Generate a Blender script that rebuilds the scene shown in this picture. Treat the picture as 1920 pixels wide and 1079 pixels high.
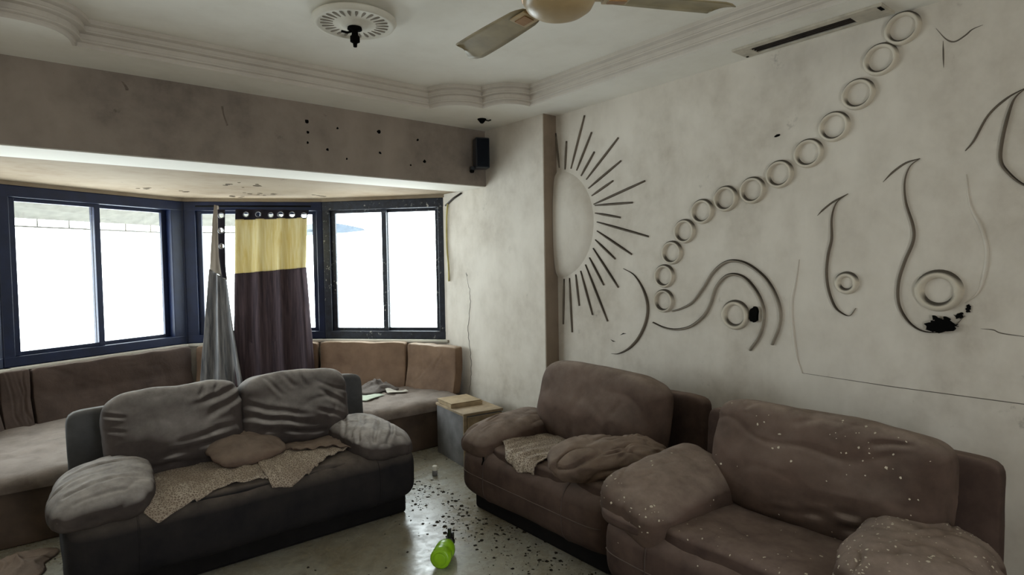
import bpy, bmesh, math, random
import numpy as np
from mathutils import Matrix, Vector
from mathutils.bvhtree import BVHTree

for o in list(bpy.data.objects):
    bpy.data.objects.remove(o)
S = bpy.context.scene
C = S.collection
PI = math.pi

# ------------------------------------------------------------------ camera
FPX, YAW, PITCH, ROLL, EYE = 1114.96, .681052, -.0378948, -.0156745, 1.5
fw = Vector((math.sin(YAW) * math.cos(PITCH), math.cos(YAW) * math.cos(PITCH), math.sin(PITCH)))
rt = Vector((math.cos(YAW), -math.sin(YAW), 0))
up = rt.cross(fw)
rt, up = rt * math.cos(ROLL) + up * math.sin(ROLL), up * math.cos(ROLL) - rt * math.sin(ROLL)
cam = bpy.data.cameras.new('camera')
cam.sensor_width = 36
cam.lens = FPX / 1920 * 36
cam.clip_start = .02
camo = bpy.data.objects.new('camera', cam)
C.objects.link(camo)
camo.matrix_world = Matrix(((rt.x, up.x, -fw.x, 0), (rt.y, up.y, -fw.y, 0), (rt.z, up.z, -fw.z, EYE), (0, 0, 0, 1)))
S.camera = camo

# ------------------------------------------------------------------ world, exposure
SKY = 6.0
w = bpy.data.worlds.new('overcast sky')
S.world = w
w.use_nodes = True
w.node_tree.nodes['Background'].inputs[0].default_value = (.92, .972, 1, 1)
w.node_tree.nodes['Background'].inputs[1].default_value = SKY
S.view_settings.view_transform = 'Standard'
S.view_settings.look = 'None'
S.view_settings.gamma = 1
S.view_settings.use_curve_mapping = False
S.view_settings.exposure = 1.08
S.cycles.max_bounces = 10
S.cycles.diffuse_bounces = 7
S.cycles.transparent_max_bounces = 12

# room plan (metres): X along the window wall, Y towards the bay, camera over the origin
XW, XC, XL = 3.13, 3.0, -.93          # right wall, column face, left wall
YB, YCOL, YBEAM, YBEAM2, YEND = -1.35, 3.31, 4.03, 4.42, 4.68
ZS, ZT, ZBEAM = 2.62, 2.74, 2.163     # soffit, tray ceiling, beam underside
BAY = [(-.93, 4.66), (-.16, 5.58), (1.12, 6.2), (2.2, 5.6), (3.0, 4.68)]
SILL, HEAD = .815, 2.135


def portal(name, A, B, z0, z1, inward=.0):
    a, b = Vector((A[0], A[1], 0)), Vector((B[0], B[1], 0))
    u = (b - a).normalized()
    n = Vector((u.y, -u.x, 0))
    l = bpy.data.lights.new(name, 'AREA')
    l.shape = 'RECTANGLE'
    l.size, l.size_y = (b - a).length, z1 - z0
    l.cycles.is_portal = True
    o = bpy.data.objects.new(name, l)
    C.objects.link(o)
    z = -n
    m = (a + b) / 2 + n * inward
    y = Vector((0, 0, 1))
    x = y.cross(z)
    o.matrix_world = Matrix(((x.x, y.x, z.x, m.x), (x.y, y.y, z.y, m.y), (x.z, y.z, z.z, (z0 + z1) / 2), (0, 0, 0, 1)))


for i in range(4):
    portal('window_portal', BAY[i], BAY[i + 1], SILL + .08, HEAD - .08, -.09)
FILL_GAP = (.5, .95, 2.0)               # unseen opening added behind the camera to let in fill light
portal('fill_portal', (FILL_GAP[1], YB - .02), (FILL_GAP[0], YB - .02), 0, FILL_GAP[2])


# ------------------------------------------------------------------ helpers
def srgb(r, g, b):
    f = lambda c: (c / 255 / 12.92) if c / 255 <= .04045 else ((c / 255 + .055) / 1.055) ** 2.4
    return (f(r), f(g), f(b), 1)


class MB:
    def __init__(s):
        s.v, s.f = [], []

    def add(s, vs, fs):
        o = len(s.v)
        s.v += [tuple(v) for v in vs]
        s.f += [tuple(i + o for i in f) for f in fs]
        return s

    def box(s, x0, x1, y0, y1, z0, z1, M=None):
        vs = [Vector((x, y, z)) for z in (z0, z1) for y in (y0, y1) for x in (x0, x1)]
        if M is not None:
            vs = [M @ v for v in vs]
        return s.add(vs, [(0, 2, 3, 1), (4, 5, 7, 6), (0, 1, 5, 4), (2, 6, 7, 3), (0, 4, 6, 2), (1, 3, 7, 5)])

    def tube(s, pts, r, n=6, closed=False):
        pts = [Vector(p) for p in pts]
        m = len(pts)
        rs = r if isinstance(r, (list, tuple)) else [r] * m
        vs = []
        up = Vector((0, 0, 1))
        prev = None
        for i, p in enumerate(pts):
            a = pts[(i - 1) % m] if (i > 0 or closed) else p
            b = pts[(i + 1) % m] if (i < m - 1 or closed) else p
            t = (b - a).normalized()
            if prev is None:
                prev = t.orthogonal()
            prev = (prev - t * prev.dot(t)).normalized()
            q = t.cross(prev)
            for k in range(n):
                an = 2 * PI * k / n
                vs.append(p + (prev * math.cos(an) + q * math.sin(an)) * rs[i])
        fs = []
        for i in range(m if closed else m - 1):
            for k in range(n):
                fs.append((i * n + k, i * n + (k + 1) % n, ((i + 1) % m) * n + (k + 1) % n, ((i + 1) % m) * n + k))
        if not closed:
            fs.append(tuple(range(n))[::-1])
            fs.append(tuple((m - 1) * n + k for k in range(n)))
        return s.add(vs, fs)

    def lathe(s, prof, n=32, M=None):
        vs = [Vector((r * math.cos(2 * PI * k / n), r * math.sin(2 * PI * k / n), z)) for r, z in prof for k in range(n)]
        if M is not None:
            vs = [M @ v for v in vs]
        fs = [(i * n + k, i * n + (k + 1) % n, (i + 1) * n + (k + 1) % n, (i + 1) * n + k)
              for i in range(len(prof) - 1) for k in range(n)]
        fs.append(tuple(range(n))[::-1])
        fs.append(tuple((len(prof) - 1) * n + k for k in range(n)))
        return s.add(vs, fs)

    def prism(s, poly, z0, z1):
        n = len(poly)
        vs = [(x, y, z0) for x, y in poly] + [(x, y, z1) for x, y in poly]
        fs = [(i, (i + 1) % n, n + (i + 1) % n, n + i) for i in range(n)]
        return s.add(vs, fs + [tuple(range(n))[::-1], tuple(range(n, 2 * n))])

    def build(s, name, m, parent=None, smooth=False, bevel=0, fix=True):
        me = bpy.data.meshes.new(name)
        me.from_pydata(s.v, [], s.f)
        if fix:
            bm = bmesh.new()
            bm.from_mesh(me)
            bmesh.ops.recalc_face_normals(bm, faces=bm.faces)
            bm.to_mesh(me)
            bm.free()
        me.materials.append(m)
        if smooth:
            me.polygons.foreach_set('use_smooth', [True] * len(me.polygons))
        o = bpy.data.objects.new(name, me)
        C.objects.link(o)
        if parent is not None:
            o.parent = parent
        if bevel:
            b = o.modifiers.new('bevel', 'BEVEL')
            b.width = bevel
            b.segments = 2
            b.limit_method = 'ANGLE'
        return o


def tag(o, label=None, cat=None, group=None, kind=None):
    if label:
        o['label'] = label
    if cat:
        o['category'] = cat
    if group:
        o['group'] = group
    if kind:
        o['kind'] = kind
    return o


def empty(name, loc=(0, 0, 0), rz=0):
    o = bpy.data.objects.new(name, None)
    C.objects.link(o)
    o.location = loc
    o.rotation_euler = (0, 0, rz)
    o.empty_display_size = .1
    return o


def struct(o):
    o['kind'] = 'structure'
    return o


# vectorised gradient noise
_rng = np.random.RandomState(7)
_perm = np.concatenate([_rng.permutation(256)] * 3)
_grad = _rng.normal(size=(256, 3))
_grad /= np.linalg.norm(_grad, axis=1)[:, None]


def noise(P):
    P = np.asarray(P, float)
    I = np.floor(P).astype(int)
    F = P - I
    U = F * F * F * (F * (F * 6 - 15) + 10)
    I &= 255
    out = 0
    for dx in (0, 1):
        for dy in (0, 1):
            for dz in (0, 1):
                h = _perm[_perm[_perm[(I[:, 0] + dx) & 255] + ((I[:, 1] + dy) & 255)] + ((I[:, 2] + dz) & 255)]
                g = _grad[h]
                d = (g * (F - np.array([dx, dy, dz]))).sum(1)
                wgt = (U[:, 0] if dx else 1 - U[:, 0]) * (U[:, 1] if dy else 1 - U[:, 1]) * (U[:, 2] if dz else 1 - U[:, 2])
                out = out + wgt * d
    return out * 1.6


def fbm(P, o=3):
    return sum(noise(P * 2 ** k + 17.3 * k) / 2 ** k for k in range(o))


def ridge(P, sharp=.22):
    return np.clip(1 - np.abs(noise(P)) / sharp, 0, 1) ** 1.5


def catmull(pts, n=6):
    P = [np.array(p, float) for p in pts]
    P = [2 * P[0] - P[1]] + P + [2 * P[-1] - P[-2]]
    out = []
    for i in range(1, len(P) - 2):
        a, b, c, d = P[i - 1:i + 3]
        for k in range(n):
            t = k / n
            out.append(.5 * (2 * b + (c - a) * t + (2 * a - 5 * b + 4 * c - d) * t * t + (3 * b - a - 3 * c + d) * t ** 3))
    out.append(P[-2])
    return out


# ------------------------------------------------------------------ materials
def nt(name, rough=.8, spec=.3):
    m = bpy.data.materials.new(name)
    m.use_nodes = True
    t = m.node_tree
    b = t.nodes['Principled BSDF']
    b.inputs['Roughness'].default_value = rough
    b.inputs['Specular IOR Level'].default_value = spec
    return m, t, b


def N(t, kind, **kw):
    n = t.nodes.new(kind)
    for k, v in kw.items():
        if k.startswith('_'):
            setattr(n, k[1:], v)
        else:
            n.inputs[k].default_value = v
    return n


def mixc(t, fac, a, b, mode='MIX'):
    n = t.nodes.new('ShaderNodeMix')
    n.data_type = 'RGBA'
    n.blend_type = mode
    for s, v in ((n.inputs[0], fac), (n.inputs[6], a), (n.inputs[7], b)):
        if hasattr(v, 'links') or isinstance(v, bpy.types.NodeSocket):
            t.links.new(v, s)
        else:
            s.default_value = v
    return n.outputs[2]


def rng(t, v, a, b, c=0, d=1):
    n = t.nodes.new('ShaderNodeMapRange')
    t.links.new(v, n.inputs[0])
    for i, x in enumerate((a, b, c, d)):
        n.inputs[i + 1].default_value = x
    return n.outputs[0]


def mul(t, a, b, op='MULTIPLY'):
    n = t.nodes.new('ShaderNodeMath')
    n.operation = op
    for s, v in ((n.inputs[0], a), (n.inputs[1], b)):
        if isinstance(v, bpy.types.NodeSocket):
            t.links.new(v, s)
        else:
            s.default_value = v
    return n.outputs[0]


def nz(t, scale, detail=4, rough=.55, co=None, dist=0, sx=None):
    n = N(t, 'ShaderNodeTexNoise', Scale=scale, Detail=detail, Roughness=rough, Distortion=dist)
    if co is None:
        tc = N(t, 'ShaderNodeTexCoord')
        co = tc.outputs['Object']
    if sx:
        mp = N(t, 'ShaderNodeMapping')
        mp.inputs['Scale'].default_value = sx
        t.links.new(co, mp.inputs[0])
        co = mp.outputs[0]
    t.links.new(co, n.inputs['Vector'])
    return n.outputs[0]


def bump(t, b, h, strength=.3, dist=.01):
    n = N(t, 'ShaderNodeBump', Strength=strength, Distance=dist)
    t.links.new(h, n.inputs['Height'])
    t.links.new(n.outputs[0], b.inputs['Normal'])


def upz(t):
    g = N(t, 'ShaderNodeNewGeometry')
    s = N(t, 'ShaderNodeSeparateXYZ')
    t.links.new(g.outputs['Normal'], s.inputs[0])
    return s.outputs[2]


def m_plain(name, col, rough=.6, spec=.3, metal=0, vary=.25, scale=14, bmp=.15):
    m, t, b = nt(name, rough, spec)
    n = nz(t, scale)
    c2 = tuple(x * (1 - vary) for x in col[:3]) + (1,)
    t.links.new(mixc(t, rng(t, n, .35, .65), col, c2), b.inputs['Base Color'])
    b.inputs['Metallic'].default_value = metal
    if bmp:
        bump(t, b, nz(t, scale * 5), bmp, .004)
    return m


def m_plaster(name, col, dull_tone, amount=.6, spots=.0, dirt_shade=None, bmp=.25):
    """mottled old distemper: broad grimy blotches, fine streaks, optional dark mould spots, dusty and shade-painted up-facing sides"""
    m, t, b = nt(name, .88, .15)
    big = nz(t, 1.3, 5, .6, dist=.4)
    fine = nz(t, 9, 6, .65)
    streak = nz(t, 2.0, 5, .6, sx=(1.6, 1.6, .8))
    f = mul(t, mul(t, rng(t, big, .38, .68), .6), mul(t, rng(t, streak, .4, .75), .5), 'ADD')
    f = mul(t, f, mul(t, rng(t, fine, .35, .7, .6, 1.2), amount))
    c = mixc(t, f, col, dull_tone)
    if spots:
        sp = rng(t, nz(t, 6.5, 7, .7), .64, .72)
        patch = rng(t, nz(t, 1.1, 2), .5, .62)
        c = mixc(t, mul(t, mul(t, sp, patch), spots), c, srgb(70, 60, 50))
    if dirt_shade:
        d = rng(t, upz(t), .05, .5)  # up-facing sides darkened for dust and for shade put into the colour
        c = mixc(t, mul(t, d, dirt_shade), c, srgb(52, 46, 40))
    t.links.new(c, b.inputs['Base Color'])
    bump(t, b, mul(t, fine, mul(t, big, 2), 'ADD'), bmp, .006)
    return m


def m_fabric(name, col, col2, dust_lit, dust_lit_amt=.6, rough=.95, weave=260, wr=.14, scale=5):
    m, t, b = nt(name, rough, .12)
    n = nz(t, scale, 5, .6)
    c = mixc(t, rng(t, n, .35, .68), col, col2)
    d = mul(t, rng(t, upz(t), .25, 1.0), rng(t, nz(t, 11, 5, .65), .3, .7, .45, 1))  # up-facing dust, lightened to paint the sofas' backlit rims as well
    c = mixc(t, mul(t, d, dust_lit_amt), c, dust_lit)
    t.links.new(c, b.inputs['Base Color'])
    h = mul(t, nz(t, 18, 5, .6, dist=.6), mul(t, nz(t, weave, 2), .15), 'ADD')
    bump(t, b, h, wr, .012)
    return m


M = {}
M['wall'] = m_plaster('old wall plaster', srgb(221, 214, 203), srgb(163, 152, 137), .75, .4)
M['relief'] = m_plaster('moulded plaster', srgb(214, 205, 189), srgb(156, 144, 124), .6, 0, dirt_shade=.9)
M['soot'] = m_plaster('sooty plaster ridge', srgb(120, 110, 98), srgb(70, 62, 54), .8, 0, dirt_shade=.9)
M['soot2'] = m_plaster('grimy plaster moulding', srgb(165, 156, 142), srgb(110, 100, 88), .8, 0, dirt_shade=.95)
M['ceil'] = m_plaster('ceiling paint', srgb(236, 233, 224), srgb(206, 200, 186), .5, 0, bmp=.08)
M['cornice'] = m_plaster('cornice paint', srgb(210, 203, 193), srgb(172, 163, 153), .5, 0, bmp=.08)
M['beam'] = m_plaster('beam plaster', srgb(158, 146, 136), srgb(106, 97, 90), .9, .5)  # darker than the walls: the beam's backlit shade is put into the colour
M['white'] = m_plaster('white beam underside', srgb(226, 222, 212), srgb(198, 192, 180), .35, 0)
M['cream'] = m_plaster('stained cream soffit', srgb(150, 136, 116), srgb(118, 98, 74), .8, .9)
M['dark'] = m_plain('black void', srgb(14, 13, 12), .9, .05, bmp=0)
M['crack'] = m_plain('crack', srgb(46, 42, 38), .95, .05, bmp=0)
M['crack2'] = m_plain('fine crack', srgb(112, 104, 94), .95, .05, bmp=0)
M['navy'] = m_plain('navy window paint', srgb(16, 29, 62), .42, .4, vary=.35, scale=9)
def m_flaking():
    m, t, b = nt('flaking dark window paint', .5, .4)
    c = mixc(t, rng(t, nz(t, 22, 4), .35, .65), srgb(34, 39, 52), srgb(20, 22, 30))
    c = mixc(t, mul(t, rng(t, nz(t, 34, 6, .7), .60, .66), rng(t, nz(t, 4, 3), .42, .6)), c, srgb(176, 174, 168))
    t.links.new(c, b.inputs['Base Color'])
    return m


M['navyold'] = m_flaking()
M['sill'] = m_plaster('sill stone', srgb(205, 200, 188), srgb(140, 130, 118), .8)
M['louvre'] = m_plain('vent metal', srgb(196, 188, 172), .6, .3)


def m_glass():
    m = bpy.data.materials.new('window glass')
    m.use_nodes = True
    t = m.node_tree
    t.nodes.clear()
    out = N(t, 'ShaderNodeOutputMaterial')
    tr = N(t, 'ShaderNodeBsdfTransparent')
    tr.inputs[0].default_value = (.93, .96, .96, 1)
    gl = N(t, 'ShaderNodeBsdfGlossy')
    gl.inputs['Roughness'].default_value = .03
    mx = N(t, 'ShaderNodeMixShader')
    mx.inputs[0].default_value = .06
    t.links.new(tr.outputs[0], mx.inputs[1])
    t.links.new(gl.outputs[0], mx.inputs[2])
    t.links.new(mx.outputs[0], out.inputs[0])
    return m


M['glass'] = m_glass()


def m_floor():
    m, t, b = nt('dusty floor tile', .3, .45)
    n1 = nz(t, 1.6, 6, .65, dist=.5)
    n2 = nz(t, 14, 6, .7)
    c = mixc(t, rng(t, n1, .35, .65), srgb(174, 172, 160), srgb(136, 125, 102))
    c = mixc(t, rng(t, n2, .5, .75, 0, .6), c, srgb(78, 72, 60))
    t.links.new(c, b.inputs['Base Color'])
    t.links.new(rng(t, n2, .3, .7, .14, .42), b.inputs['Roughness'])
    bump(t, b, n2, .25, .004)
    return m


M['floor'] = m_floor()

# ------------------------------------------------------------------ room shell
struct(MB().box(-1.1, 3.35, YB - .15, 6.5, -.12, 0).build('floor', M['floor']))
wall_right = struct(MB().box(XW, XW + .2, YB, YCOL + .02, 0, 2.9).build('wall_right', M['wall']))
column = struct(MB().box(XC, XC + .33, YCOL, YEND + .12, 0, 2.9).build('wall_column', M['wall'], bevel=.006))
M['strip'] = m_plaster('shaded brown column face', srgb(150, 134, 118), srgb(110, 96, 82), .8, 0)
struct(MB().box(XC + .004, XW, YCOL - .006, YCOL + .004, 0, ZS).build('column_shade_skin', M['strip']))  # added skin: shade of the face turned from the windows, put into brown
struct(MB().box(XL - .2, XL, YB, YEND + .05, 0, 2.9).build('wall_left', M['wall']))
mb = MB()
mb.box(XL, FILL_GAP[0], YB - .15, YB, 0, 2.9)
mb.box(FILL_GAP[1], XW, YB - .15, YB, 0, 2.9)
mb.box(FILL_GAP[0], FILL_GAP[1], YB - .15, YB, FILL_GAP[2], 2.9)
struct(mb.build('wall_back', M['wall']))

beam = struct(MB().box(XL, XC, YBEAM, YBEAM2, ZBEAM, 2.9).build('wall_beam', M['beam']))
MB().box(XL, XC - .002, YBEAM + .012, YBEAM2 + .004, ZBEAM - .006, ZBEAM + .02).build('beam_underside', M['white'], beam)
# nail holes in the face of the beam
hm = None
for x, z, r in [(1.497, 2.495, .013), (1.502, 2.424, .009), (1.5, 2.352, .009), (1.714, 2.477, .008), (1.637, 2.32, .010),
                (1.776, 2.271, .008), (2.029, 2.495, .014), (2.037, 2.34, .010), (2.354, 2.471, .010), (2.412, 2.314, .013), (2.289, 2.274, .007)]:
    k = MB()
    a = random.Random(int(x * 1000 + z * 77))
    k.v = [(x + r * (1 + .3 * a.uniform(-1, 1)) * math.cos(q * PI / 4), YBEAM - .0015, z + r * (1 + .3 * a.uniform(-1, 1)) * math.sin(q * PI / 4)) for q in range(8)]
    k.v += [(p[0], YBEAM + .02, p[2]) for p in k.v]
    k.f = [tuple(range(8))] + [(q, (q + 1) % 8, 8 + (q + 1) % 8, 8 + q) for q in range(8)]
    k.build('nail_hole', M['dark'], beam)

# bay: low wall under the windows, strip over them, soffit
def seg(i, n=0):
    a, b = Vector((*BAY[i], 0)), Vector((*BAY[i + 1], 0))
    u = (b - a).normalized()
    nn = Vector((u.y, -u.x, 0))
    return a, b, u, nn


def segM(i):
    a, b, u, nn = seg(i)
    return Matrix(((u.x, nn.x, 0, a.x), (u.y, nn.y, 0, a.y), (0, 0, 1, 0), (0, 0, 0, 1))), (b - a).length


mb = MB()
mh = MB()
for i in range(4):
    T, L = segM(i)
    mb.box(-.06, L + .06, -.16, 0, 0, SILL, T)
    mh.box(-.06, L + .06, -.16, 0, HEAD, 2.9, T)
struct(mb.build('wall_bay', M['wall']))
struct(mh.build('wall_bay_head', M['cream']))
struct(MB().prism([(XL - .1, YBEAM2 - .02), (XC + .05, YBEAM2 - .02), (XC + .1, 4.8), (2.3, 5.75), (1.12, 6.4), (-.25, 5.75), (XL - .1, 4.8)], ZBEAM, 2.9).build('ceiling_bay', M['cream']))

# tray ceiling ------------------------------------------------------------
def arc(p, q, sag, n=10):
    p, q = Vector(p), Vector(q)
    d = q - p
    L = d.length
    nrm = Vector((-d.y, d.x)) / L
    return [p + d * (k / n) + nrm * sag * (1 - (2 * k / n - 1) ** 2) for k in range(n)]


TX0, TX1, TY0, TY1 = -.315, 2.775, -.74, 3.66
cx, cy = (TX0 + TX1) / 2, (TY0 + TY1) / 2
quarter = [(2.24, 3.66), (2.54, 3.43), (2.775, 3.19)]


def corner(fx, fy):
    return [(cx + (x - cx) * fx, cy + (y - cy) * fy) for x, y in quarter]


loop, SCAL = [], -.095
for fx, fy, rev in ((1, 1, 0), (1, -1, 1), (-1, -1, 0), (-1, 1, 1)):
    p = corner(fx, fy)
    if rev:
        p = p[::-1]
    loop += arc(p[0], p[1], SCAL) + arc(p[1], p[2], SCAL) + [Vector(p[2])]
# going clockwise: inward is to the right


def offset(lp, d):
    out = []
    n = len(lp)
    for i in range(n):
        a, b, c = lp[i - 1], lp[i], lp[(i + 1) % n]
        t1, t2 = (b - a).normalized(), (c - b).normalized()
        n1, n2 = Vector((t1.y, -t1.x)), Vector((t2.y, -t2.x))
        m = (n1 + n2)
        m = m / max(m.length, 1e-6)
        out.append(b + m * d / max(m.dot(n1), .72))
    return out


bm = bmesh.new()
outer = [(XL - .05, YB - .05), (XW + .05, YB - .05), (XW + .05, YBEAM + .05), (XL - .05, YBEAM + .05)]
for ring in (outer, [tuple(v) for v in loop]):
    vs = [bm.verts.new((x, y, ZS)) for x, y in ring]
    for i in range(len(vs)):
        bm.edges.new((vs[i], vs[(i + 1) % len(vs)]))
bmesh.ops.triangle_fill(bm, use_beauty=True, edges=bm.edges[:])
me = bpy.data.meshes.new('ceiling_soffit')
bm.to_mesh(me)
bm.free()
me.materials.append(M['ceil'])
so = bpy.data.objects.new('ceiling_soffit', me)
C.objects.link(so)
struct(so)
struct(MB().box(XL - .1, XW + .1, YB - .1, YBEAM + .1, ZT, ZT + .1).build('ceiling', M['ceil']))
prof = [(-.02, ZS + .001), (-.002, ZS - .006), (.004, ZS + .002), (.004, ZS + .016), (.024, ZS + .019), (.024, ZS + .027), (.018, ZS + .031), (.018, ZS + .056),
        (.046, ZS + .060), (.046, ZS + .068), (.040, ZS + .072), (.040, ZS + .090), (.068, ZS + .095), (.068, ZS + .103), (.062, ZS + .106), (.062, ZT + .01)]
mb = MB()
n = len(loop)
for d, z in prof:
    mb.v += [(p.x, p.y, z) for p in offset(loop, d)]
for j in range(len(prof) - 1):
    for i in range(n):
        mb.f.append((j * n + i, j * n + (i + 1) % n, (j + 1) * n + (i + 1) % n, (j + 1) * n + i))
struct(mb.build('trim_1', M['cornice'], fix=False))

# ------------------------------------------------------------------ bay windows
pane_names = []
for i in range(4):
    T, L = segM(i)
    a = MB()
    jl, jr = (.075, .11) if i == 1 else (.10, .055) if i == 2 else (.07, .07)
    a.box(0, L, -.13, -.01, SILL, SILL + .075, T)                # bottom rail
    a.box(0, L, -.13, -.01, HEAD - .085, HEAD, T)                # head rail
    a.box(0, jl, -.13, -.012, SILL, HEAD, T)
    a.box(L - jr, L, -.13, -.012, SILL, HEAD, T)
    mat = M['navy'] if i < 3 else M['navyold']
    win = struct(a.build('window_%d' % (i + 1), mat, bevel=.006))
    m_ = (jl + L - jr) / 2
    z0, z1 = SILL + .075, HEAD - .085
    st = .046
    for k, (s0, s1, d) in enumerate(((jl, m_ + .022, -.055), (m_ - .022, L - jr, -.095))):
        b = MB()
        b.box(s0, s0 + st, d - .015, d + .015, z0, z1, T)
        b.box(s1 - st, s1, d - .015, d + .015, z0, z1, T)
        b.box(s0, s1, d - .014, d + .014, z0, z0 + .028, T)
        b.box(s0, s1, d - .014, d + .014, z1 - .028, z1, T)
        sash = b.build('sash', mat, win, bevel=.003)
        MB().box(s0 + st * .6, s1 - st * .6, d - .003, d + .003, z0 + .018, z1 - .018, T).build('pane', M['glass'], sash)
    MB().box(-.02, L + .02, -.04, .045, SILL - .025, SILL, T).build('window_sill', M['sill'], win, bevel=.006)

# corner posts that close the joints between the window units
for i in range(1, 4):
    x, y = BAY[i]
    pa, pb = seg(i - 1), seg(i)
    nn = (pa[3] + pb[3]).normalized()
    MB().lathe([(.062, SILL - .02), (.062, HEAD + .01)], 10, Matrix.Translation((x - nn.x * .075, y - nn.y * .075, 0))).build('corner_post', M['navy'], bpy.data.objects['window_%d' % (i + 1)])

# ------------------------------------------------------------------ plaster relief on the right wall
RINGS = [(1.004, 2.549), (1.093, 2.434), (1.189, 2.295), (1.298, 2.161), (1.423, 2.049), (1.574, 1.962), (1.727, 1.893), (1.89, 1.862), (2.044, 1.801), (2.167, 1.69), (2.261, 1.562), (2.318, 1.415), (2.324, 1.257)]
RAYS = [((3.27, 2.226), (3.306, 2.491)), ((3.209, 2.205), (3.19, 2.412)), ((3.147, 2.203), (3.002, 2.563)), ((3.089, 2.182), (2.935, 2.431)), ((3.044, 2.138), (2.911, 2.29)), ((2.992, 2.106), (2.69, 2.35)), ((2.972, 2.04), (2.669, 2.192)), ((2.941, 1.984), (2.741, 2.066)), ((2.922, 1.922), (2.469, 2.033)), ((2.911, 1.913), (2.573, 1.902)), ((2.909, 1.858), (2.678, 1.81)), ((2.893, 1.794), (2.443, 1.67)), ((2.894, 1.731), (2.584, 1.558)), ((2.911, 1.669), (2.728, 1.53)), ((2.933, 1.61), (2.702, 1.335)), ((2.97, 1.544), (2.835, 1.349)), ((3.01, 1.494), (2.802, 1.096)), ((3.059, 1.449), (2.945, 1.133)), ((3.11, 1.423), (3.077, 1.192)), ((3.176, 1.396), (3.154, 0.991)), ((3.233, 1.389), (3.248, 1.045))]
CRESCENT = [(2.657, 1.464), (2.562, 1.418), (2.489, 1.325), (2.454, 1.221), (2.469, 1.115), (2.529, 1.005), (2.613, 0.925), (2.707, 0.879), (2.772, 0.872)]
WAVE_A = [(2.261, 1.194), (2.189, 1.216), (2.112, 1.258), (2.038, 1.346), (1.978, 1.431), (1.909, 1.488), (1.841, 1.504), (1.755, 1.481), (1.661, 1.412), (1.601, 1.325), (1.57, 1.231), (1.576, 1.144), (1.616, 1.044)]
WAVE_B = [(2.412, 1.113), (2.322, 1.085), (2.228, 1.081), (2.125, 1.11), (2.039, 1.175), (1.991, 1.252), (1.955, 1.347), (1.898, 1.41), (1.842, 1.426), (1.776, 1.406), (1.713, 1.342), (1.672, 1.265), (1.661, 1.187), (1.687, 1.086), (1.744, 1.001)]
P1 = [(1.234, 1.823), (1.287, 1.784), (1.309, 1.709), (1.309, 1.607), (1.325, 1.53), (1.333, 1.439), (1.322, 1.348), (1.291, 1.265), (1.248, 1.229), (1.219, 1.227), (1.195, 1.263)]
P1T = [(1.234, 1.823), (1.3, 1.792), (1.349, 1.757), (1.38, 1.727)]
P2 = [(0.932, 1.95), (0.971, 1.919), (0.991, 1.851), (0.985, 1.757), (0.956, 1.649), (0.955, 1.579), (0.988, 1.486), (1.012, 1.391), (1.011, 1.296), (0.981, 1.226), (0.935, 1.181), (0.88, 1.168), (0.813, 1.185), (0.758, 1.25)]
P2T = [(0.932, 1.95), (0.987, 1.938), (1.039, 1.904), (1.081, 1.862)]
P2R = [(0.76, 1.857), (0.745, 1.724), (0.705, 1.623), (0.686, 1.525), (0.694, 1.428), (0.715, 1.351), (0.759, 1.306)]
P3 = [(0.553, 2.185), (0.597, 2.152), (0.618, 2.1), (0.64, 1.989), (0.645, 1.902), (0.621, 1.848), (0.571, 1.792), (0.499, 1.756), (0.422, 1.788)]
P3T = [(0.765, 1.958), (0.735, 1.998), (0.688, 2.093), (0.625, 2.152), (0.553, 2.185)]
PANEL = [(1.471, 1.506), (1.491, 1.385), (1.511, 1.276), (1.504, 1.14), (1.483, 0.991), (1.453, 0.909)]
PANELB = [(1.453, 0.909), (1.042, 0.9), (-0.6, 0.898)]


def ribbon(pts, wdt, hgt, taper=(1, 1), closed=False, x=XW, axis='X', n=7):
    """half-round moulding laid on the wall plane; wdt may swell along the run"""
    m = len(pts)
    mb = MB()
    P = [np.array(p, float) for p in pts]
    for i in range(m):
        a = P[i - 1] if (i or closed) else P[0]
        b = P[(i + 1) % m] if (i < m - 1 or closed) else P[-1]
        t = b - a
        t = t / (np.linalg.norm(t) + 1e-9)
        q = np.array([-t[1], t[0]])
        s = i / (m - 1)
        k = 1.0
        if not closed:
            e0 = taper[0] + (1 - taper[0]) * min(1, s / .3)
            e1 = taper[1] + (1 - taper[1]) * min(1, (1 - s) / .3)
            k = min(e0, e1)
        ww = wdt(s) if callable(wdt) else wdt
        for j in range(n):
            an = PI * j / (n - 1)
            p = P[i] + q * math.cos(an) * ww * .5 * k
            h = hgt * math.sin(an) * (.4 + .6 * k) - (.002 if j in (0, n - 1) else 0)
            mb.v.append((x - h, p[0], p[1]) if axis == 'X' else (p[0], x - h, p[1]))
    for i in range(m if closed else m - 1):
        for j in range(n - 1):
            mb.f.append((i * n + j, ((i + 1) % m) * n + j, ((i + 1) % m) * n + j + 1, i * n + j + 1))
    if not closed:
        mb.f += [tuple(range(n)), tuple((m - 1) * n + j for j in range(n))]
    return mb


def circle(y, z, r, n=36):
    return [(y + r * math.cos(2 * PI * k / n), z + r * math.sin(2 * PI * k / n)) for k in range(n)]


for y, z in RINGS:
    r = ribbon(circle(y, z, .0635), .024, .024, closed=True).build('relief_ring', M['relief'], wall_right, True)
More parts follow.
